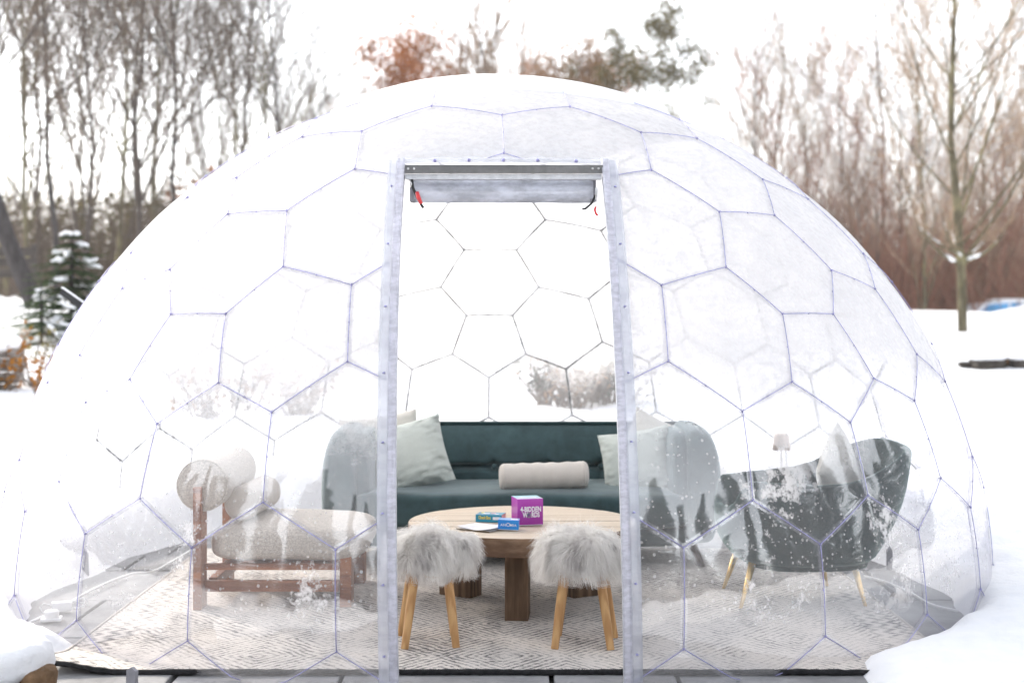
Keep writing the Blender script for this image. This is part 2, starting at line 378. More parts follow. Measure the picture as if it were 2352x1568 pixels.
def RZ(a): return Matrix.Rotation(a, 3, 'Z')
def text_mesh(name, body, size, mat, parent, loc, rot, sx=1.0, bold=0.0, space=1.0, width=None):
    cu = bpy.data.curves.new(name, 'FONT'); cu.body = body; cu.size = size; cu.align_x = 'CENTER'; cu.align_y = 'CENTER'
    cu.offset = bold; cu.space_character = space; cu.extrude = .0003; cu.resolution_u = 3
    t = bpy.data.objects.new(name, cu); COL.objects.link(t)
    dg = bpy.context.evaluated_depsgraph_get(); me = bpy.data.meshes.new_from_object(t.evaluated_get(dg))
    bpy.data.objects.remove(t); me.materials.clear(); me.materials.append(mat)
    if width:
        xs = [v.co.x for v in me.vertices]; k = width / (max(xs) - min(xs)); c = (max(xs) + min(xs)) / 2
        for v in me.vertices: v.co.x = (v.co.x - c) * k
    o = link(name, me, parent); o.location = loc; o.rotation_euler = rot; return o

# ------------------------------------------------------------------ terrain
DC = Vector((-.081, 7.264, .035)); DR = 2.40
def hill(x, y):
    D = max(0, y); s = sstep(-.12, .16, x / max(6, y))
    L = interp([0, 5, 6.5, 10, 15, 18, 22, 30, 45, 80, 160], [.04, .05, .13, .42, .5, .85, 1.35, 1.55, 1.9, 3, 6], D)
    Rr = interp([0, 5, 6.5, 10, 16, 22, 30, 36, 39, 42, 60, 160], [.04, .05, .12, .42, .6, .8, 1.0, 1.15, 1.0, .45, .9, 4], D)
    return L * (1 - s) + Rr * s
def ground(x, y):
    h = hill(x, y)
    r = hypot(x - DC.x, y - DC.y)
    nf = .35 + .65 * sstep(5.5, 9, y)
    h += nf * .10 * fbm(x * .55, y * .55, 3.1, 4) + nf * .035 * fbm(x * 2.3, y * 2.3, 9, 3) + (.040 * fbm(x * 5.0, y * 5.0, 2, 4) if y < 14 else 0)
    # snow bank in front of the parked car
    if y > 30: h += (.40 + .30 * fbm(x * .45, y * .3, 5) + .9 * max(0, fbm(x * .9, y * .5, 8, 4)) + .28 * sstep(13, 8, x)) * exp(-((y - 38.5) / 2.0) ** 2) * sstep(3, 7, x)
    # berm around the dome foot, hole where the dome and the swept path are
    w = .12 * fbm(x * 2.1, y * 2.1, 1.7, 3)
    ang = atan2(x - DC.x, -(y - DC.y))
    lim = 2.30 - .40 * sstep(5.7, 7.4, y) + w * .8
    inside = sstep(lim + .22, lim - .02, r)
    px = sstep(-1.82 + w, -1.66 + w, x) * sstep(1.33 + w, 1.13 + w, x) * sstep(5.6, 5.3, y) * sstep(-1, 0, y)
    clear = max(inside, px)
    if y > 4: h += .05 * nf * exp(-((r - 2.75) / .35) ** 2)
    return h * (1 - clear) - .09 * clear

def axis_coords(lo, hi, c, fine, n):
    out = [c]
    for sgn, lim in ((1, hi), (-1, lo)):
        x = c; st = fine
        while (x - lim) * sgn < 0:
            x += sgn * st; out.append(x)
            if abs(x - c) > n: st *= 1.09
    return sorted(out)
xs = axis_coords(-170, 170, 0, .055, 3.2); ys = axis_coords(-60, 190, 6.6, .055, 3.4)
m = MB(); W = len(xs)
m.add([(x, y, ground(x, y)) for y in ys for x in xs], [(j * W + i, j * W + i + 1, (j + 1) * W + i + 1, (j + 1) * W + i) for j in range(len(ys) - 1) for i in range(W - 1)])
tag(m.build('snow_ground', SNOW), 'snow covered ground around the dome', kind='structure')

# patio of slate slabs, each one a piece
pat = MB(); pat.add([(-3.2, 2.2, -.03), (3.2, 2.2, -.03), (3.2, 10.2, -.03), (-3.2, 10.2, -.03)], [(0, 1, 2, 3)])
patio = tag(pat.build('patio', JOINT), 'slate paved patio under the dome', kind='structure')
rr = random.Random(3); y = 2.25
while y < 9.9:
    dy = rr.choice([.45, .6, .75]); x = -3.1 + rr.uniform(-.3, 0)
    while x < 3.0:
        dx = rr.choice([.45, .6, .75, .9]); cx, cy = x + dx / 2, y + dy / 2
        if hypot(cx - DC.x, cy - DC.y) < 2.9 or (abs(cx) < 2.0 and cy < 5.6):
            b = MB(); b.box((0, 0, 0), (dx - .018, dy - .018, .05), bev=.006)
            o = b.build('slab', SLATE, patio, smooth=False); o.location = (cx, cy, -.029 + rr.uniform(-.003, .003)); o.rotation_euler = (rr.uniform(-.003, .003), rr.uniform(-.003, .003), 0)
        x += dx
    y += dy

# ------------------------------------------------------------------ dome: hexagonal film panels on a sphere
def geodesic(n=5):
    t = math.atan(.5)
    P = [Vector((0, 0, 1))] + [Vector((cos(t) * cos(a), cos(t) * sin(a), sin(t))) for a in [radians(72 * i) for i in range(5)]] \
        + [Vector((cos(t) * cos(a), cos(t) * sin(a), -sin(t))) for a in [radians(72 * i + 36) for i in range(5)]] + [Vector((0, 0, -1))]
    Fs = []
    for i in range(5):
        j = (i + 1) % 5; Fs += [(0, 1 + i, 1 + j), (1 + i, 6 + i, 1 + j), (6 + i, 6 + j, 1 + j), (11, 6 + j, 6 + i)]
    vid = {}; V = []; T = []
    def vi(p):
        p = p.normalized(); k = (round(p.x, 5), round(p.y, 5), round(p.z, 5))
        if k not in vid: vid[k] = len(V); V.append(p)
        return vid[k]
    for a, b, c in Fs:
        A, B, C = P[a], P[b], P[c]; g = lambda i, j: (A * (n - i - j) + B * i + C * j) / n
        for i in range(n):
            for j in range(n - i):
                T.append((vi(g(i, j)), vi(g(i + 1, j)), vi(g(i, j + 1))))
                if i + j < n - 1: T.append((vi(g(i + 1, j)), vi(g(i + 1, j + 1)), vi(g(i, j + 1))))
    rot = RZ(radians(-52.116))
    V = [rot @ v for v in V]
    cen = [(V[a] + V[b] + V[c]).normalized() for a, b, c in T]
    edges = {}
    around = {i: [] for i in range(len(V))}
    for k, t3 in enumerate(T):
        for i in range(3):
            e = tuple(sorted((t3[i], t3[(i + 1) % 3]))); edges.setdefault(e, []).append(k); around[t3[i]].append(k)
    panels = []
    for i, v in enumerate(V):
        u = v.orthogonal().normalized(); w = v.cross(u)
        ks = sorted(around[i], key=lambda k: atan2((cen[k] - v).dot(w), (cen[k] - v).dot(u)))
        panels.append((v, ks))
    return cen, list(edges.values()), panels
CEN, SEAMS, PANELS = geodesic()
dome = root('geodesic_dome', (DC.x, DC.y, 0), 'clear plastic geodesic dome of hexagonal film panels with open doorway, frosted with snow', 'dome')
def S(n, off=0.0):                                # unit direction -> point on the dome, in dome coordinates
    return Vector((n.x, n.y, n.z)) * (DR + off) + Vector((0, 0, DC.z))
DXL0, DXL1, DXR0, DXR1, DZT = -.392, -.438, .389, .368, 1.905   # doorway, world x at the bottom and at the top
def door_x(side, z): 
    t = z / DZT
    return (DXL0 + (DXL1 - DXL0) * t if side < 0 else DXR0 + (DXR1 - DXR0) * t) - DC.x
rp = random.Random(11)
for v, ks in PANELS:
    if v.z < -.22: continue
    ring = []
    for i, k in enumerate(ks):
        a, b = CEN[k], CEN[ks[(i + 1) % len(ks)]]
        for q in range(6): ring.append((a.lerp(b, q / 6)).normalized())
    bm = bmesh.new(); nr = 6; pill = rp.uniform(.002, .008); tx, ty = rp.uniform(-.008, .008), rp.uniform(-.008, .008)
    u = v.orthogonal().normalized(); w = v.cross(u)
    prev = None; c0 = bm.verts.new(S(v, pill))
    rows = []
    for j in range(1, nr + 1):
        row = []
        for n in ring:
            t = j / nr; d = v.lerp(n, t).normalized(); dl = d - v
            off = (pill + tx * dl.dot(u) * 6 + ty * dl.dot(w) * 6) * (1 - t * t) + .0035 * fbm(d.x * 9, d.y * 9, d.z * 9, 2) * (1 - t)
            row.append(bm.verts.new(S(d, off)))
        rows.append(row)
    L = len(ring)
    for i in range(L): bm.faces.new((c0, rows[0][i], rows[0][(i + 1) % L]))
    for j in range(nr - 1):
        for i in range(L): bm.faces.new((rows[j][i], rows[j + 1][i], rows[j + 1][(i + 1) % L], rows[j][(i + 1) % L]))
    geom = bm.verts[:] + bm.edges[:] + bm.faces[:]
    bmesh.ops.bisect_plane(bm, geom=geom, plane_co=(0, 0, -.012), plane_no=(0, 0, -1), clear_outer=True)
    if not bm.faces: bm.free(); continue
    if v.y < 0 and abs(v.x) < .42:
        for co, no in (((DXL0 - DC.x, 0, 0), (DZT, 0, -(DXL1 - DXL0))), ((DXR0 - DC.x, 0, 0), (DZT, 0, -(DXR1 - DXR0))), ((0, 0, DZT), (0, 0, 1))):
            bmesh.ops.bisect_plane(bm, geom=bm.verts[:] + bm.edges[:] + bm.faces[:], plane_co=co, plane_no=no)
        kill = []
        for f in bm.faces:
            c = f.calc_center_median()
            if c.y < 0 and c.z < DZT and door_x(-1, c.z) < c.x < door_x(1, c.z): kill.append(f)
        bmesh.ops.delete(bm, geom=kill, context='FACES')
        if not bm.faces: bm.free(); continue
    bmesh.ops.recalc_face_normals(bm, faces=bm.faces[:])
    me = bpy.data.meshes.new('panel'); bm.to_mesh(me); bm.free(); me.materials.append(FILM)
    me.polygons.foreach_set('use_smooth', [True] * len(me.polygons)); link('panel', me, dome)
def in_door(p): return p.y < 0 and p.z < DZT + .005 and door_x(-1, p.z) - .005 < p.x < door_x(1, p.z) + .005
riv = MB()
def rivet(n, s=1.0):
    p = S(n, .004); s *= .6
    if p.z < .01 or in_door(p): return
    a = n.orthogonal().normalized(); q = S(n, .017 * s)
    riv.tube([p, q], [.0055 * s, .004 * s], 6); riv.tube([q + a * .008 * s, q - a * .008 * s], .0026 * s, 5)
used = set()
for e in SEAMS:
    a, b = CEN[e[0]], CEN[e[1]]
    pts = [a.lerp(b, i / 8).normalized() for i in range(9)]
    segs = []
    for i in range(8):
        p, q = S(pts[i]), S(pts[i + 1])
        if (p.z > 0.0 or q.z > 0.0) and not in_door(p) and not in_door(q): segs.append(i)
    if not segs: continue
    back = (a + b).y > .5
    mb = MB(); t = (b - a).normalized()
    for i in segs:
        for wd, off, mi in ((.013, .003, 0),) if not back else ((.013, .003, 0), (.0058, -.012, 1)):
            vs = []
            for n in (pts[i], pts[i + 1]):
                sd_ = n.cross(t).normalized(); base = S(n, off)
                if base.z < 0: base = base.copy(); base.z = 0
                vs += [base - sd_ * wd, base + sd_ * wd]
            mb.add(vs, [(0, 1, 3, 2)], mi)
    if not back:                                   # raised welded bead
        bead = [S(pts[i], .008) for i in range(segs[0], segs[-1] + 2)]
        mb.tube([Vector((q.x, q.y, max(0, q.z))) for q in bead], .0018, 5, True, 1)
    mb.build('seam', [WELD, DKSEAM if back else BLUE], dome)
    for n in (a, b):
        k = (round(n.x, 4), round(n.y, 4), round(n.z, 4))
        if k not in used: used.add(k); rivet(n, 1.15)
    rivet(pts[4], .8)

# doorway: film flaps along the jambs, wrinkled inner strip, aluminium post behind
def surf(x, z, off=0.0):                          # dome front at local x, z
    rr_ = DR + off; return Vector((x, -sqrt(max(.01, rr_ * rr_ - (z - DC.z) ** 2 - x * x)), z))
for sgn in (-1, 1):
    jr = random.Random(sgn + 5); nz = 60; mb = MB()
    def strip(mb, x0, x1, off, wav, th, mi=0):
        vs = []
        for k in range(nz + 1):
            z = (DZT + .02) * k / nz; xj = door_x(sgn, z)
            for o2 in (off, off + th):
                for q in range(4):
                    xx = xj + sgn * (x0 + (x1 - x0) * q / 3)
                    vs.append(surf(xx, z, o2 + wav * fbm(xx * 40, z * 14, sgn, 2)))
        fs = []
        for k in range(nz):
            for lay in range(2):
                for q in range(3):
                    o = k * 8 + lay * 4 + q; fs.append((o, o + 1, o + 9, o + 8))
            for q in (0, 3): o = k * 8 + q; fs.append((o, o + 4, o + 12, o + 8))
        mb.add(vs, fs, mi)
    strip(mb, .020, .064, .012, .010, .004); mb.build('film_flap', FLAP, dome)
    mb = MB(); strip(mb, -.004, .026, .020, .016, .010); mb.build('jamb_trim', FLAP2, dome)
    post = MB()
    for k in range(24):
        z0, z1 = DZT * k / 24, DZT * (k + 1) / 24
        post.tube([surf(door_x(sgn, z0) + sgn * .012, z0, -.035), surf(door_x(sgn, z1) + sgn * .012, z1, -.035)], .014, 6, False)
    post.build('door_post', ALU2, dome)
    for k in range(8):
        z = .12 + k * .24; p = surf(door_x(sgn, z) + sgn * .043, z, .02)
        riv.tube([p, p + Vector((0, -.010, .002))], [.0045, .003], 8); riv.tube([p + Vector((-.006, -.010, 0)), p + Vector((.006, -.010, 0))], .0016, 5)
ztop = DZT
mb = MB()
for q in range(20):                               # soft film lip over the header
    pass
def lip(u, t):
    x = door_x(-1, ztop) - .03 + (door_x(1, ztop) - door_x(-1, ztop) + .06) * u
    return surf(x, ztop - .012 + .034 * t + .004 * sin(u * 40) * t, .012 + .008 * sin(t * 3))
mb.grid(lip, 40, 4); mb.build('header_flap', FLAP, dome)
for u in (.18, .34, .5, .66, .84): p = lip(u, .5); riv.tube([p, p + Vector((0, -.012, 0))], [.008, .006], 8)
tag(riv.build('rivets', BLUE, dome), kind='stuff')
xl, xr = door_x(-1, ztop), door_x(1, ztop); yh = surf(0, ztop, 0).y
mb = MB(); mb.box(((xl + xr) / 2, yh + .005, ztop - .027), (xr - xl, .02, .034), bev=.002)
hd = mb.build('header_bar', ALU, dome, sharp=40, smooth=False)
bb = MB()
for bx in (xl + .018, xl + .042, xr - .018, xr - .042): bb.tube([(bx, yh - .006, ztop - .026), (bx, yh - .010, ztop - .026)], .005, 8)
bb.build('bolt', BOLT, hd)
mb = MB(); mb.box(((xl + xr) / 2, yh + .035, ztop - .056), (xr - xl - .01, .05, .022), bev=.002); mb.build('header_rail', ALU2, dome, smooth=False)
# rolled up door film under the header with straps and red grips
mb = MB(); rl = []
cy, cz, RLR = yh + .11, ztop - .104, .050
def roll(u, t):
    a = 2 * pi * t * 1.12; r = RLR * (1 + .05 * t + .05 * fbm(u * 5, cos(a) * 1.2, sin(a) * 1.2, 3))
    x = xl + .035 + (xr - xl - .07) * u
    return Vector((x, cy + r * cos(a), cz + r * sin(a)))
mb.grid(roll, 50, 40)
rd = mb.build('rolled_door', ROLLF, dome)
for side, x in ((-1, xl + .03), (1, xr - .035)):
    mb = MB(); mb.box((x, cy, cz + .0), (.025, .07, .10), bev=.006); mb.build('roll_end', GLASS if False else STAKE, dome, smooth=False)
mb = MB(); mb.tube([(xl + .03, yh + .02, ztop - .06), (xl + .035, yh + .02, ztop - .10), (xl + .05, yh + .025, ztop - .135), (xl + .072, yh + .03, ztop - .175), (xl + .078, yh + .03, ztop - .182)], .0055, 6, flat=.5); mb.build('strap', BLACK, dome)
mb = MB(); mb.tube([(xl + .052, yh + .012, ztop - .118), (xl + .058, yh + .010, ztop - .14), (xl + .070, yh + .014, ztop - .166)], [.007, .009, .007], 8); mb.build('grip', RED, dome)
mb = MB(); mb.tube([(xr - .028, yh + .02, ztop - .13), (xr - .045, yh + .02, ztop - .165), (xr - .07, yh + .02, ztop - .186), (xr - .083, yh + .02, ztop - .187)], .0045, 6, flat=.6); mb.build('strap', BLACK, dome)
mb = MB(); mb.tube([(xr - .028, yh + .012, ztop - .178), (xr - .032, yh + .012, ztop - .19), (xr - .028, yh + .012, ztop - .205), (xr - .02, yh + .012, ztop - .215)], .0045, 6); mb.build('grip', RED, dome)
mb = MB(); mb.box((xr - .025, yh + .012, ztop - .125), (.01, .006, .05), bev=.002); mb.tube([(xr - .025, yh + .012, ztop - .15), (xr - .026, yh + .012, ztop - .178)], .002, 5); mb.build('buckle', BOLT, dome)
mb = MB(); mb.tube([(xl + .022, yh + .012, ztop - .07), (xl + .030, yh + .012, ztop - .085), (xl + .026, yh + .012, ztop - .10)], .003, 6); mb.build('buckle', BOLT, dome)
# grey pointed anchor stakes at the foot
for (px, py, Y, h, w) in ((197, 1325, 7.02, .135, .032), (2043, 1308, 7.2, .12, .03), (303, 1568, 4.96, .062, .04), (20, 1478, 5.62, .05, .03)):
    p = at(px, py, Y); mb = MB()
    vs = [(-w / 2, -.008, 0), (w / 2, -.008, 0), (w / 2, -.008, h * .8), (0, -.008, h), (-w / 2, -.008, h * .8)]
    mb.add(vs + [(x, .008, z) for x, _, z in vs], [(4, 3, 2, 1, 0), (5, 6, 7, 8, 9)] + [(i, (i + 1) % 5, (i + 1) % 5 + 5, i + 5) for i in range(5)])
    o = mb.build('anchor_stake', STAKE, dome, smooth=False); o.location = (p.x - DC.x, p.y - DC.y, 0); o.rotation_euler = (random.uniform(-.05, .05), random.uniform(-.06, .06), random.uniform(-.5, .5))

# snow lying on the crown of the dome
mb = MB(); tilt = RX(radians(-4)); na, nr = 90, 14
vs = []
for j in range(nr + 1):
    t = j / nr
    for i in range(na):
        a = 2 * pi * i / na; lim = radians(23 + 3.5 * fbm(cos(a) * 1.6, sin(a) * 1.6, 4.2, 4))
        th = lim * t; d = tilt @ Vector((sin(th) * cos(a), sin(th) * sin(a), cos(th)))
        thick = (.040 + .012 * fbm(d.x * 5, d.y * 5, 2, 3)) * (1 - t ** 6) ** .5 + .002 if t < 1 else -.004
        vs.append(S(d, .006 + thick) + Vector((DC.x, DC.y, 0)))
mb.add(vs, [(j * na + i, j * na + (i + 1) % na, (j + 1) * na + (i + 1) % na, (j + 1) * na + i) for j in range(nr) for i in range(na)])
tag(mb.build('snow_layer', SNOW), 'layer of snow lying on the crown of the dome', 'snow')

# ------------------------------------------------------------------ rug
rug = root('area_rug', (-.03, 6.44, .0), 'large pale grey rug with woven diamond pattern and dark front edge', 'rug')
mb = MB(); RW, RD = 1.66, 1.33
def rug_top(u, t):
    x, y = -RW + 2 * RW * u, -RD + 2 * RD * t
    z = .014 + .003 * fbm(x * 2, y * 2, 8, 3)
    z += .035 * sstep(-1.35, -1.66, x) * sstep(-1.0, -1.3, y)           # curled front corner
    return Vector((x + .006 * fbm(x * 3, y * 3, 1), y + .012 * fbm(x * 2.2, 0, 6, 3), z))
mb.grid(rug_top, 120, 96); mb.build('pile', RUG, rug)
mb = MB(); mb.tube([rug_top(i / 160, 0) + Vector((0, -.004, -.007 + .002 * random.random())) for i in range(161)], [.009 + .003 * random.random() for _ in range(161)], 6); mb.build('dark_edge', RUGEDGE, rug)
for u in (0, 1):
    mb = MB(); mb.tube([rug_top(u, i / 90) + Vector((0, 0, -.003)) for i in range(91)], .008, 6); mb.build('side_binding', RUGSIDE, rug)
mb = MB(); fr = random.Random(5)
for i in range(900):                                   # frayed fibres along the front
    p = rug_top(fr.random(), 0) + Vector((0, -.006, -.004 + .008 * fr.random())); q = p + Vector((fr.uniform(-.006, .006), -fr.uniform(.004, .012), fr.uniform(-.004, .008)))
    mb.tube([p, q], [.0012, .0006], 3, False)
tag(mb.build('fringe_fibres', RUGEDGE, rug), kind='stuff')

# ------------------------------------------------------------------ sofa
sofa = root('sofa', (.048, 7.55, 0), 'dark teal velvet sofa with tufted back and tall rounded arms', 'sofa')
HW = 1.02
def fold(p, k=.006, s=6, seed=0):
    n = k * fbm(p.x * s, p.y * s, p.z * s + seed, 3); return Vector((p.x * (1 + n), p.y + n, p.z + n))
mb = MB(); mb.sup((0, -.02, .165), (.93, .36, .055), .25, .25, 40, 12); mb.build('base', VELVET, sofa)
def seatf(p):
    q = fold(p, .012, 3.5, 2)
    if p.z > 0: q.z += -.012 * exp(-(p.x / .03) ** 2) * 0 + .008 * sin(p.x * 7 + 1) * sstep(-.1, -.4, p.y)
    return q
mb = MB(); mb.sup((0, -.05, .30), (.86, .40, .10), .32, .22, 80, 22, fn=seatf); mb.build('seat', VELVET, sofa)
def backf(u, t):                                        # tufted front of the back
    x = -.86 + 1.72 * u; z = .34 + .345 * t
    y = .16 + .10 * t
    b = .055 * sin(pi * min(1, max(0, t))) ** .6
    cre = .045 * exp(-((z - .468) / .014) ** 2) * (.75 + .25 * cos(x * 2 * pi / .29))
    for k in range(6):
        bx = -.72 + k * .288; cre += .03 * exp(-((x - bx) / .028) ** 2 - ((z - .468) / .03) ** 2)
        cre += .010 * exp(-((x - bx) / .012) ** 2) * (1 if z < .468 else .5) * .5
    return Vector((x, y - b + cre * 1.5 + .006 * fbm(x * 4, z * 6, 2, 3), z))
mb = MB(); mb.grid(backf, 150, 50)
bk = mb.build('backrest', VELVET, sofa)
mb = MB(); mb.sup((0, .32, .42), (.93, .085, .265), .3, .25, 40, 18, rot=RX(radians(-8))); mb.build('back_shell', VELVET, sofa)
mb = MB(); mb.tube([(-.9 + 1.8 * i / 40, .262 + .0 * i, .692) for i in range(41)], .012, 8); mb.build('piping', VELVET2, sofa)
for k in range(6):
    mb = MB(); mb.sup((-.72 + k * .288, .150, .468), (.016, .010, .016), 1, 1, 12, 8); mb.build('button', VELVET, bk)
for s in (-1, 1):
    def armf(p, s=s):
        q = fold(p, .008, 4, s)
        if p.z > 0 and p.x * s > 0: q.x -= s * .05 * (p.z / .3) ** 2       # outer shoulder slopes in
        if p.z < -.2: q.x -= s * .02
        return q
    mb = MB(); mb.sup((s * (HW - .10), .0, .415), (.105, .42, .30), .42, .45, 40, 28, fn=armf); mb.build('arm', VELVET, sofa)
    mb = MB(); mb.sup((s * (HW - .21), -.02, .44), (.055, .36, .255), .5, .5, 28, 20); mb.build('inner_arm_cushion', VELVET, sofa)
    for yy, dy in ((-.30, -.05), (.30, .05)):
        mb = MB(); mb.tube([(s * .86, yy, .13), (s * .915, yy + dy, .0)], [.032, .020], 4); mb.build('leg', SOFALEG, sofa, smooth=False)

def pillow(name, c, w, h, t, rot, mat, label, crumple=0.0, seed=0):
    o = root(name, c, label, 'cushion')
    mb = MB(); n = 34
    for side in (1, -1):
        def fn(u, v):
            x, z = 2 * u - 1, 2 * v - 1
            edge = (1 - abs(x) ** 2.6) * (1 - abs(z) ** 2.6)
            k = 1 - .07 * (1 - abs(z) ** 2) * (abs(x) > .0) * abs(x) ** 3; k2 = 1 - .07 * (1 - abs(x) ** 2) * abs(z) ** 3
            yb = t * max(0, edge) ** .55
            cr = crumple * (abs(x) ** 2 + abs(z) ** 2) * .5 * fbm(x * 3 + 7 * z, z * 7 - 2 * x, seed, 3)
            p = Vector((x * w / 2 * k, side * (-yb) + cr * .14, z * h / 2 * k2 + cr * .05))
            return p
        mb.grid(fn, n, n)
    b = mb.build('cover', mat, o); o.rotation_euler = rot
    mb = MB(); pts = [Vector((sx * w / 2 * .985, 0, sz * h / 2 * .985)) for sx, sz in ((-1, -1), (1, -1), (1, 1), (-1, 1), (-1, -1))]
    return o
pillow('throw_pillow', at(938, 1046, 7.44), .42, .37, .09, (radians(-20), radians(-14), radians(6)), SAGE, 'pale sage square pillow with crumpled corner at left of doorway on sofa', .5, 3)
pillow('throw_pillow', at(1462, 1062, 7.48), .38, .36, .09, (radians(-18), radians(-10), radians(-12)), SAGE, 'pale sage pillow leaning at right end of sofa, cut by right jamb', .35, 8)
pillow('throw_pillow', at(880, 1042, 7.62), .42, .44, .08, (radians(-16), radians(-8), radians(5)), IVORY, 'ivory pillow tucked behind the sage pillow, mostly behind left jamb', .2, 5)
pillow('throw_pillow', at(1505, 1050, 7.60), .40, .42, .08, (radians(-14), radians(24), radians(-8)), IVORY, 'ivory pillow with pointed top corner behind film right of doorway', .2, 11)
def bolster(name, a, b, r, mat, label, wr=.5):
    a, b = Vector(a), Vector(b); ax = (b - a); L = ax.length
    o = root(name, (a + b) / 2, label, 'cushion'); o.rotation_euler = ax.to_track_quat('Z', 'Y').to_euler()
    prof = []
    for i in range(15): th = pi / 2 * i / 14; prof.append((r * sin(th) ** .55, -L / 2 + r * .42 * (1 - cos(th) ** .8) ))
    m1 = len(prof); body = [(r * (1 + .03 * sin(j * 1.3)), -L / 2 + r * .42 + (L - r * .84) * j / 26) for j in range(1, 26)]
    prof += body + [(q, -z) for q, z in prof[:m1][::-1]]
    mb = MB(); mb.lathe(prof, n=40)
    mb.v = [(x * (1 + wr * .06 * fbm(x * 9, z * 14, y * 9, 3)), y * (1 + wr * .06 * fbm(x * 9, z * 14 + 3, y * 9, 3)), z) for x, y, z in mb.v]
    mb.build('cover', mat, o)
    for e in (-1, 1):
        mb = MB(); mb.tube([(r * .985 * cos(2 * pi * k / 40), r * .985 * sin(2 * pi * k / 40), e * (L / 2 - r * .40)) for k in range(41)], .004, 5, False); mb.build('piping', mat, o)
    return o
bolster('bolster_pillow', at(1146, 1096, 7.27), at(1352, 1089, 7.30), .068, CREAM, 'cream bolster lying on the middle of the teal sofa', 1.0)

# ------------------------------------------------------------------ round table
TC = Vector((.045, 6.31, 0)); TR, TZ, TT = .505, .375, .078
table = root('coffee_table', TC, 'round wooden coffee table with thick planked top and block legs', 'table')
npk = 6; pw = 2 * TR / npk
for k in range(npk):                                    # planks of the top, cut to the circle
    y0, y1 = -TR + k * pw + (.0011 if k else 0), -TR + (k + 1) * pw - (.0011 if k < npk - 1 else 0)
    out = []
    na = 28
    for i in range(na + 1): yy = y0 + (y1 - y0) * i / na; out.append((sqrt(max(0, TR * TR - yy * yy)), yy))
    out = out + [(-x, yy) for x, yy in out[::-1]]
    mb = MB(); n = len(out); dz = random.uniform(-.001, .001)
    inner = [(x * (1 - .003 / TR), min(max(yy, y0 + .0015), y1 - .0015)) for x, yy in out]
    vs = [(x, yy, TZ - TT) for x, yy in out] + [(x, yy, TZ - .0035 + dz) for x, yy in out] + [(x, yy, TZ + dz) for x, yy in inner]
    fs = [(i, (i + 1) % n, (i + 1) % n + n, i + n) for i in range(n)] + [(i + n, (i + 1) % n + n, (i + 1) % n + 2 * n, i + 2 * n) for i in range(n)]
    mb.add(vs, fs, 1); mb.add(vs, [tuple(range(2 * n, 3 * n))], 0); mb.add(vs, [tuple(range(n - 1, -1, -1))], 1)
    mb.build('plank', [TABLETOP, TABLERIM], table, smooth=False)
for a, rl_ in ((-94, .30), (148, .33), (32, .33)):
    a = radians(a); mb = MB(); mb.box((cos(a) * rl_, sin(a) * rl_, (TZ - TT) / 2), (.17, .098, TZ - TT - .002), RZ(a), .005); mb.build('leg', TABLELEG, table, smooth=False)

# ------------------------------------------------------------------ games on the table
def game_box(name, c, d, rz, label, mats, tilt=0):
    o = root(name, c, label, 'game box', rz=rz)
    mb = MB(); w, dp, h = d; e = .0
    vs = [(-w / 2, -dp / 2, 0), (w / 2, -dp / 2, 0), (w / 2, dp / 2, 0), (-w / 2, dp / 2, 0)]; vs += [(x, y, h) for x, y, _ in vs]
    mb.add(vs, [(0, 1, 5, 4)], 0).add(vs, [(1, 2, 6, 5)], 1).add(vs, [(4, 5, 6, 7)], 2).add(vs, [(2, 3, 7, 6), (3, 0, 4, 7), (3, 2, 1, 0)], 0)
    mb.build('carton', mats, o, smooth=False); return o
tz = TZ + .002
p = at(1211, 1190, 6.11)
gb = game_box('game_box', (.066, 6.21, tz + .004), (.114, .114, .112), radians(13), 'purple and cyan cube game box with white lettering', [PURPLE, CYANSIDE, CYANTOP])
mb = MB(); mb.box((0, 0, -.001), (.113, .113, .004)); mb.build('white_tray', WHITEP, gb, smooth=False)
fr_ = (radians(90), 0, 0); sr = (radians(90), 0, radians(90)); tr_ = (0, 0, 0)
text_mesh('lettering', '4-BIDDEN', .030, INKW, gb, (.002, -.0578, .066), fr_, bold=.0011, width=.092)
text_mesh('lettering', 'W   RDS', .030, INKW, gb, (.004, -.0578, .042), fr_, bold=.0011, width=.076)
mb = MB(); mb.tube([(-.0065 + .0075 * cos(2 * pi * k / 16), -.058, .0415 + .0095 * sin(2 * pi * k / 16)) for k in range(17)], .0022, 5, False); mb.build('ring_emblem', INKG, gb)
mb = MB(); mb.tube([(-.0065 + .004 * cos(k * .5), -.0584, .0415 + .004 * sin(k * .5)) for k in range(9)], .0014, 5, False); mb.build('swirl', INKD, gb)
for i, (yy, zz, w, h, mt) in enumerate(((-.036, .078, .032, .011, INKW), (-.034, .064, .026, .009, INKW), (-.033, .055, .026, .008, INKW), (.004, .072, .034, .004, INKD), (.012, .066, .03, .003, INKD), (.0, .060, .024, .004, INKW), (-.042, .022, .014, .010, INKW), (.01, .028, .02, .003, INKW))):
    mb = MB(); mb.box((.0574, yy, zz), (.0006, w, h)); mb.build('print_block', mt, gb, smooth=False)
text_mesh('lettering', '4-BIDDEN WORDS', .02, INKW, gb, (0, -.005, .1124), tr_, width=.08, bold=.0006)
an = game_box('card_box', (-.014, 6.045, tz + .0045), (.087, .062, .040), radians(-4), 'small bright blue card box lettered ANOMIA on leaflet edge', [BLUEBOX, BLUEBOX, LBLUE])
an.rotation_euler = (radians(0), radians(2), radians(-4))
mb = MB(); mb.box((0, 0, -.001), (.0865, .0615, .003)); mb.build('white_tray', WHITEP, an, smooth=False)
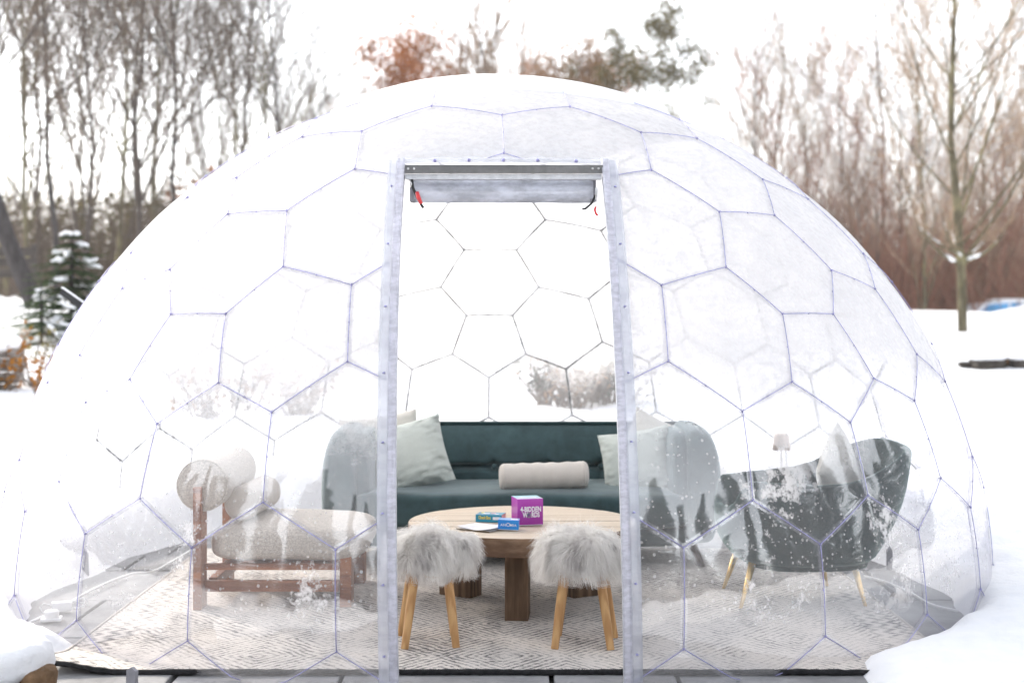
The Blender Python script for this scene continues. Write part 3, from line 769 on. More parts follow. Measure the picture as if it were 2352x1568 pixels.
for ch, dx, sz in (('A', -.0285, .015), ('N', -.0165, .016), ('O', -.001, .022), ('M', .0125, .0155), ('I', .0215, .014), ('A', .0295, .014)):
    text_mesh('lettering', ch, sz, INKW, an, (dx, -.0316, .0185 + (.001 if ch == 'O' else 0)), fr_, bold=.00015)
for dx, w in ((.012, .006), (.02, .012), (.032, .01)):
    mb = MB(); mb.box((dx, .0, .0403), (w, .03, .0006)); mb.build('print_block', INKW, an, smooth=False)
cb = game_box('flat_game_box', (-.094, 6.30, tz), (.118, .085, .032), radians(-12), 'flat teal game box with yellow lettering behind the leaflet', [TEALBOX, INKP, TEALBOX])
text_mesh('lettering', 'Check Box', .02, INKY, cb, (-.018, -.043, .019), fr_, width=.055, bold=.0005)
mb = MB(); mb.box((.036, -.0428, .017), (.034, .0008, .012)); mb.build('print_block', INKW, cb, smooth=False)
for dx, dy, w, h, mt in ((-.02, .0, .03, .02, INKW), (.01, .01, .02, .02, INKP), (.03, -.01, .02, .015, INKW), (-.04, .02, .015, .02, INKY)):
    mb = MB(); mb.box((dx, dy, .0322), (w, h, .0006)); mb.build('print_block', mt, cb, smooth=False)
lf = root('leaflet', (-.125, 6.07, tz), 'white folded paper leaflet lying open on the round table', 'leaflet', rz=radians(-33))
for k in range(3):
    def sheet(u, t, k=k):
        x, y = -.085 + .17 * u, -.075 + .15 * t
        lift = .004 * k + .003 * k * sin(u * 5 + k) * (1 - t) + .010 * exp(-((u - .95) / .12) ** 2 - ((t - .95) / .2) ** 2) * (k + 1) * .7
        return Vector((x * (1 - .01 * k), y * (1 - .01 * k), .0015 + lift))
    mb = MB(); mb.grid(sheet, 24, 20); mb.build('page', PAPER, lf)
mb = MB(); mb.tube([(-.085, -.076, .002), (.085, -.076, .002)], .0022, 4); mb.build('spine', KRAFT, lf)

# ------------------------------------------------------------------ fur topped stools
def fur_mesh(seed, n=24000):
    r = random.Random(seed); mb = MB()
    for _ in range(n):
        a = r.uniform(0, 2 * pi); q = r.random()
        if q < .42:                                                   # top
            rr_ = .135 * sqrt(r.random()); p = Vector((rr_ * cos(a), rr_ * sin(a), .405 + .02 * (1 - (rr_ / .135) ** 2))); nrm = Vector((cos(a) * rr_ / .135, sin(a) * rr_ / .135, .75)).normalized()
        else:
            zz = r.uniform(.285, .405); rr_ = .134 + .014 * sin((zz - .285) / .12 * pi); p = Vector((rr_ * cos(a), rr_ * sin(a), zz)); nrm = Vector((cos(a), sin(a), .15)).normalized()
        cl = Vector((N3(p.x * 13, p.y * 13, p.z * 9 + seed), N3(p.x * 13 + 9, p.y * 13, p.z * 9), N3(p.x * 13, p.y * 13 + 5, p.z * 9)))
        L = r.uniform(.045, .085)
        d = (nrm * .6 + cl * 1.3 + Vector((r.uniform(-.25, .25), r.uniform(-.25, .25), r.uniform(-.25, .2)))).normalized()
        pts = [p]; seg = 4
        for k in range(seg):
            d = (d + Vector((0, 0, -.55)) + cl * .42 + Vector((cos(a), sin(a), 0)) * .05).normalized()
            if pts[-1].z + d.z * L / seg < .235: d = Vector((d.x, d.y, max(0, d.z))).normalized()
            pts.append(pts[-1] + d * (L / seg))
        sdv = d.cross(Vector((r.uniform(-1, 1), r.uniform(-1, 1), r.uniform(-1, 1)))).normalized()
        vs = []
        for k, pt in enumerate(pts):
            w = .0009 * (1 - .8 * k / seg); vs += [pt - sdv * w, pt + sdv * w]
        mb.add(vs, [(2 * k, 2 * k + 1, 2 * k + 3, 2 * k + 2) for k in range(seg)])
    return mb.mesh('fur', FUR)
def stool(loc, legs, label, seed, rz):
    o = root('fur_stool', loc, label, 'stool', 'sheepskin stools in the doorway')
    prof = [(0, .285), (.09, .28), (.130, .29), (.142, .33), (.142, .37), (.134, .40), (.11, .415), (.06, .425), (0, .427)]
    mb = MB(); mb.lathe(prof, n=28); cv = mb.build('seat', FUR, o)
    mb = MB(); mb.lathe([(0, .262), (.11, .262), (.12, .27), (.12, .285), (0, .285)], n=24); mb.build('seat_board', OAK, o)
    f = link('fur', fur_mesh(seed), o); f['kind'] = 'stuff'
    for (lx, ly) in legs:
        t = Vector((lx * .62, ly * .62, .30)); b = Vector((lx, ly, 0))
        mb = MB(); mb.tube([t, t.lerp(b, .5), b], [.019, .0175, .0145], 12); mb.build('leg', OAK, o, sharp=50)
    return o
stool((-.312, 5.58, .014), ((-.098, -.150), (.098, -.128), (.080, .085), (-.130, .080)), 'left sheepskin stool in front of the table', 3, 0)
stool((.268, 5.55, .014), ((-.105, -.118), (.108, -.135), (.138, .075), (-.085, .105)), 'right sheepskin stool in front of the table', 9, 0)

# ------------------------------------------------------------------ lounge chair with cylinder back
lc = root('lounge_chair', (-1.0, 6.52, .014), 'low wooden lounge chair with beige seat pad and cylinder backrest', 'chair')
def lp(x, y, z): return Vector((x + 1.0, y - 6.52, z - .014))
def bxp(name, x0, x1, y0, y1, z0, z1, mat=WALNUT, bev=.004):
    mb = MB(); c = lp((x0 + x1) / 2, (y0 + y1) / 2, (z0 + z1) / 2); mb.box(c, (x1 - x0, y1 - y0, z1 - z0), bev=bev); return mb.build(name, mat, lc, smooth=False)
bxp('back_post', -1.378, -1.342, 6.14, 6.26, .014, .545)
bxp('back_post', -1.378, -1.342, 6.76, 6.88, .014, .545)
bxp('leg', -.752, -.700, 6.20, 6.30, .014, .235)
bxp('leg', -.752, -.700, 6.74, 6.84, .014, .235)
bxp('side_rail', -1.340, -.754, 6.185, 6.222, .085, .132); bxp('side_rail', -1.340, -.754, 6.80, 6.838, .085, .132)
bxp('seat_rail', -1.340, -.754, 6.19, 6.225, .178, .205); bxp('seat_rail', -1.340, -.754, 6.80, 6.835, .178, .205)
bxp('cross_rail', -1.338, -1.300, 6.27, 6.75, .085, .132); bxp('cross_rail', -.752, -.716, 6.305, 6.735, .15, .205)
for k in range(4): bxp('seat_slat', -1.27 + k * .13, -1.20 + k * .13, 6.226, 6.80, .186, .202)
def padf(p):
    q = fold(p, .01, 4, 7); q.z += -.012 * sstep(.1, .33, abs(p.x)) * (1 if p.z > 0 else 0); return q
mb = MB(); mb.sup(lp(-.985, 6.52, .288), (.345, .345, .086), .5, .28, 64, 24, fn=padf); pad = mb.build('seat_pad', BOUCLE, lc)
mb = MB(); c = lp(-.985, 6.52, .318)
pw = lambda w, e: math.copysign(abs(w) ** e, w)
mb.tube([c + Vector((.336 * pw(cos(2 * pi * k / 80), .3), .336 * pw(sin(2 * pi * k / 80), .3), .0)) for k in range(81)], .0035, 5, False); mb.build('piping', BOUCLE, pad)
mb = MB(); R_ = .113; prof = [(0, 0), (.05, 0), (.095, .003), (.108, .012), (R_, .03)] + [(R_, .03 + .66 * k / 12) for k in range(1, 13)] + [(.108, .708), (.095, .717), (0, .72)]
mb.lathe(prof, lp(-1.345, 6.165, .548), 48, axis=RX(radians(-90))); mb.v = [(x + .003 * fbm(x * 6, y * 6, z * 6), y, z + .003 * fbm(x * 6, y * 6, z * 6 + 4)) for x, y, z in mb.v]
cyl = mb.build('cylinder_backrest', BOUCLE, lc, sharp=60)
mb = MB(); mb.tube([lp(-1.345 + .110 * cos(2 * pi * k / 48), 6.178, .548 + .110 * sin(2 * pi * k / 48)) for k in range(49)], .0035, 5, False); mb.build('piping', BOUCLE, cyl)
bolster('bolster_pillow', at(550, 1158, 6.30), at(612, 1126, 6.78), .074, CREAM, 'small cream bolster resting on the lounge chair seat', 1.4)

# ------------------------------------------------------------------ tub armchair on brass legs
ac = root('tub_armchair', (1.33, 6.44, .014), 'dark green velvet tub armchair on slim brass legs', 'armchair', rz=radians(6))
def chair_shell(u, t):
    th = 2 * pi * u; cx_, sx_ = cos(th), sin(th)                        # +x is the back of the chair
    back = sstep(-.2, 1.0, cx_); front = sstep(-.80, -1.0, cx_)
    zr = .520 + .150 * back ** 1.3 + .012 * sin(th * 2) - .12 * front
    zb = .165; half = .40, .365
    e = .78
    ex, ey = math.copysign(abs(cx_) ** e, cx_), math.copysign(abs(sx_) ** e, sx_)
    if t < .62:                                                         # outside, bottom to rim
        k = t / .62; z = zb + (zr - zb) * k
        sc_ = .70 + .30 * sin(min(1, k * 1.25) * pi / 2) ** .8; lean = .055 * back * k ** 1.2 + (-.05 * (1 - back)) * (1 - k) * 0
        if k < .08: sc_ *= .86 + .14 * (k / .08) ** .5
    elif t < .74:                                                       # rolled rim
        k = (t - .62) / .12; a = pi * k
        z = zr + .022 * sin(a); sc_ = 1.0 - .07 * (1 - cos(a)) / 2 * 1.3; lean = .055 * back
    else:
        k = (t - .74) / .26; z = zr - (zr - .36) * k; sc_ = .91 - .10 * k; lean = .055 * back * (1 - k)
    x = ex * half[0] * sc_ + lean; y = ey * half[1] * sc_
    if t < .62: x += .035 * (1 - t / .62) * (-.3)
    n = .004 * fbm(x * 7, y * 7, z * 7, 2)
    return Vector((x + n, y + n, z))
mb = MB(); mb.grid(chair_shell, 96, 60); sh = mb.build('shell', VELVET2, ac)
mb = MB(); mb.sup((-.03, 0, .345), (.31, .285, .075), .45, .6, 40, 16); mb.build('seat_cushion', VELVET2, ac)
mb = MB(); mb.sup((-.01, 0, .172), (.27, .25, .022), .3, .7, 36, 10); mb.build('underside', VELVET2, ac)
for lx, ly in ((-.30, -.19), (.15, -.20), (-.26, .20), (.13, .20)):
    mb = MB(); mb.tube([(lx, ly, .19), (lx + (.045 if lx > 0 else -.06), ly * 1.15, .003), (lx + (.045 if lx > 0 else -.06), ly * 1.15, -.002)], [.017, .008, .008], 12); mb.build('leg', GOLD, ac)
pillow('throw_pillow', (1.50, 6.52, .545), .38, .36, .07, (radians(-8), radians(-34), radians(62)), IVORY, 'off white pillow leaning in the green tub armchair', .15, 21)

# ------------------------------------------------------------------ slim lamp
p = at(1795, 1000, 8.0)
lm = root('table_lamp', (p.x, 8.0, 0), 'slim lamp with small peach shade standing behind the armchair', 'lamp')
zt = CAM_H - (995 - 722) / F * 8
mb = MB(); mb.lathe([(.040, zt), (.052, zt - .093), (.050, zt - .093), (.038, zt), (.0, zt - .002)], n=28); mb.build('lamp_shade', SHADE, lm)
mb = MB(); mb.tube([(0, 0, .01), (0, 0, zt - .02)], .0055, 8); mb.build('stem', WHITEP, lm)
mb = MB(); mb.lathe([(0, 0), (.06, 0), (.062, .008), (.055, .014), (0, .016)], n=24); mb.build('foot', WHITEP, lm)

# ------------------------------------------------------------------ chargers, cables, leaf
p = at(142, 1404, 6.16)
pb = root('power_adapter', (p.x, p.y, .0), 'white power brick with looped cable on patio left of rug', 'adapter', rz=.3)
mb = MB(); mb.box((0, 0, .028), (.085, .05, .04), bev=.006); mb.build('brick', WHITEP, pb, sharp=40)
mb = MB(); pts = [Vector((.045 + .05 * sin(k * .55) * (1 + .1 * k / 6), .02 + .03 * cos(k * .4), .03 + .02 * sin(k * .9))) for k in range(26)]; mb.tube(pts, .0028, 5); mb.build('cable', WHITEP, pb)
mb = MB(); mb.tube([(-.04, 0, .03), (-.075, .0, .045), (-.09, .0, .03), (-.08, -.02, .008), (-.05, -.05, .006)], .0028, 5); mb.build('cable', WHITEP, pb)
p = at(118, 1425, 5.98)
rt = root('plug_puck', (p.x, p.y, .0), 'white puck shaped plug on square plate beside rug edge', 'plug', rz=.2)
mb = MB(); mb.box((0, 0, .012), (.085, .07, .012), bev=.003); mb.build('plate', WHITEP, rt, smooth=False)
mb = MB(); mb.lathe([(0, .018), (.026, .018), (.030, .024), (.030, .042), (.024, .048), (0, .049)], n=24); mb.build('puck', WHITEP, rt, sharp=40)
def cable(pxs, label, r=.006):
    pts = []
    for px, py in pxs:
        Y = F * (CAM_H - .012) / (py - 722); q = at(px, py, Y); pts.append(q)
    fin = []
    for i in range(len(pts) - 1):
        p0, p1, p2, p3 = pts[max(0, i - 1)], pts[i], pts[i + 1], pts[min(len(pts) - 1, i + 2)]
        for k in range(8):
            t = k / 8; fin.append(.5 * ((2 * p1) + (p2 - p0) * t + (2 * p0 - 5 * p1 + 4 * p2 - p3) * t * t + (3 * p1 - p0 - 3 * p2 + p3) * t ** 3))
    fin.append(pts[-1]); mb = MB(); mb.tube(fin, r, 6); tag(mb.build('cable', WHITEP), label, 'cable')
cable([(60, 1432), (130, 1400), (215, 1352), (300, 1318), (350, 1312), (402, 1285), (440, 1262)], 'white cable along the patio edge left of the rug')
cable([(1985, 1322), (2040, 1338), (2090, 1360), (2140, 1388), (2200, 1402)], 'white cable along the patio edge right of the rug')
p = at(2065, 1377, 6.42)
lfm = root('dead_leaf', (p.x, p.y, .004), 'curled brown dead leaf on bare patio right of rug', 'leaf', rz=-.5)
mb = MB(); mb.grid(lambda u, t: Vector(((u - .5) * .09, (t - .5) * .04 * sin(pi * (u * .9 + .05)), .004 + .02 * (t - .5) ** 2 * 4 * sin(u * 9) ** 2 + .008 * sin(u * 5))), 14, 8); mb.build('blade', BRNROCK, lfm)

# ------------------------------------------------------------------ trees
def grow(seed, height, spread=.42, levels=4, trunk_r=.11, first=.25, lean=0.0, up=.35, nb=(9, 6, 5, 4), tmin=.004, thin=1.0, crook=.10):
    r = random.Random(seed); tr, tw = MB(), MB(); tips = []
    def limb(p, d, L, rad, lv):
        n = max(3, 7 - lv * 1); pts = [p]; rads = [rad]; dd = d.copy()
        for k in range(n):
            if lv == 0: dd = (dd * .2 + d * .8).normalized()
            dd = (dd + Vector((r.gauss(0, crook), r.gauss(0, crook), r.gauss(0, crook * .6) + (up * .12 if lv else .03)))).normalized()
            pts.append(pts[-1] + dd * (L / n)); rads.append(rad * (1 - .86 * (k + 1) / n) + tmin)
        (tr if lv < 2 else tw).tube(pts, rads, 7 if lv == 0 else (5 if lv == 1 else 3), False)
        if lv >= levels - 1: tips.append((pts[-1], dd)); return
        cnt = nb[lv]
        for i in range(cnt):
            t = (first if lv == 0 else .25) + (1 - (first if lv == 0 else .25)) * (i + r.random()) / cnt
            k = min(n - 1, int(t * n)); q = pts[k].lerp(pts[k + 1], t * n - k)
            az = r.uniform(0, 2 * pi) if lv == 0 else r.uniform(0, 2 * pi)
            ax = (pts[k + 1] - pts[k]).normalized(); o = ax.orthogonal().normalized(); o = Matrix.Rotation(az, 3, ax) @ o
            ang = r.uniform(.55, 1.0) * (1.0 if lv else 1.0) * spread / .42
            nd = (ax * cos(ang) + o * sin(ang)).normalized()
            limb(q, nd, L * r.uniform(.38, .62) * (1.05 - .55 * t if lv == 0 else .95), max(.002, rads[k] * thin * r.uniform(.42, .6)), lv + 1)
    d0 = Vector((sin(lean), 0, cos(lean)))
    limb(Vector((0, 0, -.25)), d0, height, trunk_r, 0)
    return tr, tw, tips
def leaf_cloud(tips, n, size, seed, spread=.35, mat=None):
    r = random.Random(seed); mb = MB()
    for _ in range(n):
        p, d = r.choice(tips); c = p + Vector((r.gauss(0, spread), r.gauss(0, spread), r.gauss(0, spread * .8)))
        a = Vector((r.uniform(-1, 1), r.uniform(-1, 1), r.uniform(-1, 1))).normalized(); b = a.orthogonal().normalized(); s = size * r.uniform(.5, 1.3)
        mb.add([c - a * s, c + b * s * .55, c + a * s, c - b * s * .55], [(0, 1, 2, 3)])
    return mb
def make_tree(name, seed, label, group, bark, twig, cat='tree', leaf=None, **kw):
    t, w, tips = grow(seed, **kw); o = root(name, (0, 0, 0), label, cat, group)
    t.build('trunk', bark, o); w.build('crown', twig, o)
    if leaf: leaf_cloud(tips, leaf[1], leaf[2], seed, leaf[3]).build('foliage', leaf[0], o)
    return o
def place(o, x, y, s=1.0, rz=0.0, dz=0.0, w=1.0): o.location = (x, y, ground(x, y) + dz); o.scale = (s * w, s * w, s); o.rotation_euler.z = rz
rt_ = random.Random(21)
# one of each kind
LG = 'bare trees of the wood left of the dome'; LL = 'bare winter tree in the blurred wood left of the dome'
RG = 'bare trees of the wood right of the dome'; RL = 'bare winter tree in the blurred wood right of the dome'
kinds = []
for k, kw in enumerate((dict(height=11, trunk_r=.075, first=.22, spread=.36, nb=(16, 9, 6, 3), up=.7, crook=.07), dict(height=9.5, trunk_r=.055, first=.15, spread=.30, nb=(15, 8, 6, 3), up=.7, crook=.07), dict(height=12, trunk_r=.07, first=.35, spread=.40, nb=(15, 9, 6, 3), up=.7, crook=.07),
                        dict(height=8, trunk_r=.045, first=.08, spread=.28, nb=(16, 8, 6, 3), up=.7, crook=.07), dict(height=10.5, trunk_r=.065, first=.3, spread=.34, nb=(14, 9, 6, 3), lean=.06, up=.7, crook=.07))):
    kinds.append((k, kw))
protoL = [make_tree('bare_tree', 100 + k, LL, LG, (BARK, BARK2, BARK3)[k % 3], (TWIG, TWIG, BARK3)[k % 3], **kw) for k, kw in kinds]
protoR = [make_tree('bare_tree', 200 + k, RL, RG, (BARK2, BARK, BARK)[k % 3], (TWIGT, TWIGR, TWIG)[k % 3], **kw) for k, kw in kinds]
def spread_trees(proto, spots):
    usedp = set()
    for i, (px, Y, s) in enumerate(spots):
        k = i % len(proto); o = proto[k]
        if k in usedp: o = copy_tree(proto[k])
        usedp.add(k); place(o, (px - 1176) / F * Y, Y, s, rt_.uniform(0, 6.28))
spL = [(-20, 26, .9), (60, 30, .95), (130, 34, 1.05), (205, 29, 1.0), (255, 37, 1.1), (310, 33, .95), (365, 40, 1.0), (420, 36, .95), (470, 32, .78), (520, 38, .92), (565, 43, 1.0), (610, 35, .82), (655, 41, .95), (700, 46, .8), (745, 50, .75), (95, 44, 1.1), (180, 48, 1.15), (290, 50, 1.1), (500, 54, 1.0), (20, 40, 1.1), (350, 62, 1.1), (640, 60, .9), (800, 62, .62)]
spR = [(1640, 70, .85), (1725, 58, 1.25), (1790, 75, 1.0), (1850, 50, 1.1), (1905, 46, .55), (1960, 52, .65), (2015, 44, .6), (2060, 48, .7), (2110, 42, 1.15), (2160, 55, .7), (2260, 50, .75), (2300, 47, .62), (2345, 52, .9), (2390, 46, .85), (1930, 62, .6), (2090, 60, .7), (2230, 62, .75), (1985, 40, .35), (2320, 60, .8), (2420, 55, 1.0), (1770, 60, 1.2), (1935, 50, .95), (2050, 54, 1.1), (2290, 56, 1.2)]
spread_trees(protoL, spL); spread_trees(protoR, spR)
# leaning dark trunk at the far left
o = make_tree('bare_tree', 301, 'dark leaning tree trunk at far left above the spruce', None, BARK3, TWIG, height=11, trunk_r=.16, first=.5, lean=-.33, nb=(7, 6, 4, 3), crook=.05)
place(o, at(96, 560, 24).x, 24)
# bare tree standing right of the dome with snow in its crotch
o = make_tree('bare_tree', 307, 'nearer bare tree on the right with snow in its lowest fork', None, BARK2, TWIGT, height=9.5, trunk_r=.10, first=.15, spread=.40, nb=(30, 9, 6, 3), up=.55, crook=.06, thin=.62)
T = at(2212, 750, 28); place(o, T.x, T.y)
rl2 = random.Random(17); snm = MB()
for i, (ax, l) in enumerate(((-2.9, 1.0), (-.25, .8), (-2.3, .85), (.5, .7), (2.6, .9), (1.6, .8))):
    z0 = 1.30 + .05 * i; pts = [Vector((0, 0, z0))]; el = .15
    for k in range(7):
        el += .16; pts.append(pts[-1] + Vector((cos(ax) * cos(el), sin(ax) * cos(el), sin(el))) * .24 * l + Vector((0, 0, rl2.uniform(-.02, .02))))
    mb = MB(); mb.tube(pts, [.045, .036, .030, .024, .019, .014, .009, .005], 6, False); lb = mb.build('limb', BARK2, o)
    mb = MB()
    for _ in range(16):
        k = rl2.randint(2, 6); q = pts[k]; e = q + Vector((rl2.gauss(0, .3), rl2.gauss(0, .3), rl2.uniform(.15, .6))); mb.tube([q, q.lerp(e, .5) + Vector((0, 0, -.03)), e], [.008, .006, .003], 3, False)
    mb.build('twigs', TWIGT, lb)
    fine_ = [pts[j // 4].lerp(pts[j // 4 + 1], (j % 4) / 4) for j in range(25)]
    st = 0 if i < 3 else rl2.randint(2, 8); ln = rl2.randint(7, 12)
    snm.tube([q + Vector((0, 0, .02 + .012 * rl2.random())) for q in fine_[st:st + ln]], [(.048 if i < 3 else .03) * (.35 + .8 * rl2.random()) * sin(pi * (j + .8) / (ln + .6)) for j in range(ln)], 8)
    for _ in range(3):
        st = rl2.randint(8, 20); snm.tube([q + Vector((0, 0, .014)) for q in fine_[st:st + 4]], [.006, .016, .014, .004], 6)
tag(snm.build('snow_on_limbs', SNOW, o), kind='stuff')
# leafy and evergreen crowns above the dome
def above(name, px, Y, s, seed, label, bark, twig, leaf, kw2=.62, **kw):
    o = make_tree(name, seed, label, None, bark, twig, leaf=leaf, **kw); place(o, (px - 1176) / F * Y, Y, s, w=kw2); return o
K = dict(first=.35, spread=.42, nb=(12, 6, 4, 3))
above('oak_tree', 930, 52, .66, 401, 'russet leaved oak behind the dome, low and left of its crown', BARK, TWIG, (RUSSET, 6000, .13, .55), height=11.0, trunk_r=.14, **K)
above('oak_tree', 985, 56, .82, 402, 'taller russet leaved oak behind the dome left of its crown', BARK, TWIG, (RUSSET, 5000, .13, .5), height=11.2, trunk_r=.14, **K)
above('bare_tree', 1165, 55, .74, 403, 'tall bare tree with fine twigs rising behind the middle of the dome', BARK, TWIGT, None, height=14, trunk_r=.17, first=.3, spread=.3, nb=(16, 8, 6, 3), up=.6, tmin=.018)
above('bare_tree', 1075, 58, .70, 404, 'bare tree left of the middle behind the dome', BARK, TWIGT, None, height=13, trunk_r=.14, first=.3, spread=.3, nb=(14, 8, 6, 3), up=.6, tmin=.018)
above('beech_tree', 1285, 54, .80, 405, 'tan leaved tree behind the dome right of its crown', BARK, TWIG, (TANLEAF, 7000, .12, .5), height=11.0, trunk_r=.13, **K)
above('oak_tree', 1380, 57, .76, 406, 'russet leaved oak behind the dome below the pine', BARK, TWIG, (RUSSET, 6000, .13, .5), height=11.0, trunk_r=.14, **K)
above('oak_tree', 1190, 62, .74, 407, 'low russet leaved oak directly behind the dome crown', BARK, TWIG, (RUSSET, 5000, .13, .5), height=11.5, trunk_r=.14, **K)
KO = dict(height=11.0, trunk_r=.13, **K)
above('oak_tree', 870, 58, .60, 408, 'low russet oak at the left end of the canopy above the dome', BARK, TWIG, (RUSSET, 4000, .13, .5), **KO)
above('oak_tree', 1040, 60, .72, 409, 'russet oak between two bare trees left of the dome crown', BARK, TWIG, (RUSSET, 4500, .13, .5), **KO)
above('oak_tree', 1110, 57, .66, 410, 'low russet oak under the tall bare tree', BARK, TWIG, (RUSSET, 4000, .13, .5), **KO)
above('beech_tree', 1235, 56, .74, 411, 'tan leaved tree just right of the tall bare tree', BARK, TWIG, (TANLEAF, 5500, .12, .5), **KO)
above('oak_tree', 1330, 60, .74, 412, 'russet oak between the tan tree and the pine', BARK, TWIG, (RUSSET, 4500, .13, .5), **KO)
above('bare_tree', 1010, 60, .66, 413, 'thin bare tree among the russet oaks left of the crown', BARK, TWIGT, None, height=13, trunk_r=.12, first=.3, spread=.3, nb=(14, 8, 6, 3), up=.6, tmin=.015)
above('bare_tree', 1225, 63, .78, 414, 'thin bare tree right of the tall bare tree', BARK, TWIGT, None, height=13, trunk_r=.12, first=.3, spread=.3, nb=(14, 8, 6, 3), up=.6, tmin=.015)
# pine with flat clumps of needles
pn = root('pine_tree', (0, 0, 0), 'tall pine with flat olive needle clumps behind the dome', 'tree')
t, w, tips = grow(77, 14.2, spread=.55, levels=3, trunk_r=.14, first=.62, nb=(12, 7, 3), up=.25)
t.build('trunk', BARK3, pn); w.build('branches', BARK3, pn)
leaf_cloud(tips, 9000, .12, 5, .42).build('crown', OLIVE, pn)
Y = 50; place(pn, (1436 - 1176) / F * Y, Y, .68, w=.7)

# snow laden spruce on the left
def spruce(seed, h, r0, tiers, needle, snow, n=26, dens=7, wid=.16):
    r = random.Random(seed); tr, nd, sn = MB(), MB(), MB()
    tr.tube([(0, 0, -.3), (0, 0, h * .5), (0, 0, h)], [.035 * h, .02 * h, .004], 7, False)
    for k in range(tiers):
        t = k / tiers; z = h * (.04 + .94 * t); R = r0 * (1 - t) ** .85 + .04
        cnt = max(5, int(n * (1 - t * .7)))
        for i in range(cnt):
            a = 2 * pi * (i + r.random() * .8) / cnt; L = R * r.uniform(.62, 1.1)
            droop = r.uniform(.12, .42); seg = 7; p = Vector((0, 0, z)); last = p
            for s in range(1, seg + 1):
                q = Vector((cos(a) * L * s / seg, sin(a) * L * s / seg, z - droop * L * (s / seg) ** 1.5 + .08 * L * (s / seg) ** 3))
                for _ in range(dens):                                      # needled twigs to both sides
                    b = last.lerp(q, r.random()); sd_ = a + r.choice((-1, 1)) * r.uniform(.5, 1.2); l = .16 * h / 3 * r.uniform(.5, 1.1) * (1.15 - s / seg * .6)
                    tip = b + Vector((cos(sd_) * l, sin(sd_) * l, r.uniform(-.35, .1) * l)); wv = Vector((-sin(sd_), cos(sd_), r.uniform(-.5, .5))) * l * wid
                    nd.add([b - wv * .6, b.lerp(tip, .55) - wv, tip, b.lerp(tip, .55) + wv, b + wv * .6], [(0, 1, 2, 3, 4)])
                last = q
            if snow and r.random() < snow:
                t0, t1 = r.uniform(.15, .45), r.uniform(.75, 1.0); pts = []; rad = []
                for s in range(6):
                    u = t0 + (t1 - t0) * s / 5
                    pts.append(Vector((cos(a) * L * u, sin(a) * L * u, z - droop * L * u ** 1.5 + .08 * L * u ** 3 + .02 * h)) + Vector((r.gauss(0, .012), r.gauss(0, .012), r.gauss(0, .008))) * h)
                    rad.append((.020 + .016 * r.random()) * h * sin(pi * (s + .6) / 6.2))
                sn.tube(pts, rad, 8, True)
    return tr, nd, sn
sp = root('spruce_tree', (0, 0, 0), 'snow laden green spruce left of the dome', 'tree')
tr, nd, sn = spruce(4, 1.8, 1.35, 12, NEEDLE, .20, 30, 15, .26)
tr.build('trunk', BARK3, sp); nd.build('crown', NEEDLE, sp); sn.build('snow_load', SNOW, sp)['kind'] = 'stuff'
place(sp, at(165, 690, 20).x, 20, .86, 0, -.1)
sp2 = root('spruce_tree', (0, 0, 0), 'low spreading evergreen in front of the snow laden spruce', 'tree')
tr, nd, sn = spruce(8, 1.0, 1.1, 7, NEEDLE, .25, 24, 14, .26)
tr.build('trunk', BARK3, sp2); nd.build('crown', NEEDLE, sp2); sn.build('snow_load', SNOW, sp2)['kind'] = 'stuff'
place(sp2, at(95, 690, 18.6).x, 18.6, 1.0, 0, -.15)
# dark conifers behind the camera, seen mirrored in the film
cg = 'dark conifers behind the viewer'
tr, nd, sn = spruce(31, 12.0, 3.0, 28, DKNEEDLE, 0, 22)
cp = root('conifer', (0, 0, 0), 'tall dark conifer mirrored in the film of the lower dome', 'tree', cg)
tr.build('trunk', BARK3, cp); nd.build('crown', DKNEEDLE, cp)
rc = random.Random(2)
for i in range(40):
    an = radians(-112 + 224 * i / 39) + rc.uniform(-.03, .03); R = (14.5 if i % 2 else 17.0) + rc.uniform(-.6, .6)
    o = cp if i == 0 else copy_tree(cp); place(o, sin(an) * R, 3 - cos(an) * R, rc.uniform(.45, .68), rc.uniform(0, 6))

# ------------------------------------------------------------------ thickets that read as one mass
def thicket(name, x0, x1, y0, y1, n, h0, h1, mat, label, seed, fine=3):
    r = random.Random(seed); mb = MB()
    for _ in range(n):
        Y = r.uniform(y0, y1); px = r.uniform(x0, x1); x = (px - 1176) / F * Y; z = ground(x, Y) - .1; h = r.uniform(h0, h1)
        d = Vector((r.gauss(0, .25), r.gauss(0, .25), 1)).normalized(); p = Vector((x, Y, z)); pts = [p]
        for k in range(4): d = (d + Vector((r.gauss(0, .16), r.gauss(0, .16), .05))).normalized(); pts.append(pts[-1] + d * h / 4)
        mb.tube(pts, [.022, .017, .012, .008, .003], 3, False)
        for _ in range(fine):
            k = r.randint(1, 3); q = pts[k].lerp(pts[k + 1], r.random()); e = (d + Vector((r.gauss(0, .6), r.gauss(0, .6), r.gauss(.1, .3)))).normalized(); L = h * r.uniform(.2, .45)
            mb.tube([q, q + e * L * .5 + Vector((0, 0, .03)), q + e * L], [.009, .006, .002], 3, False)
    return tag(mb.build(name, mat), label, kind='stuff')
thicket('brushwood', -80, 900, 36, 60, 1300, 1.0, 4.2, TWIG, 'brown undergrowth of the wood on the left', 1, 5)
thicket('brushwood', 1700, 2450, 44, 62, 1700, 1.2, 5.0, TWIGR, 'red brown undergrowth of the wood on the right', 2, 5)
thicket('brushwood', 1800, 2450, 46, 66, 900, 2.5, 6.5, TWIGT, 'tan undergrowth behind the red brown brush on the right', 3, 5)
thicket('brushwood', -80, 800, 55, 80, 800, 2.5, 6.0, TWIGT, 'tan saplings deep in the wood on the left', 4, 4)
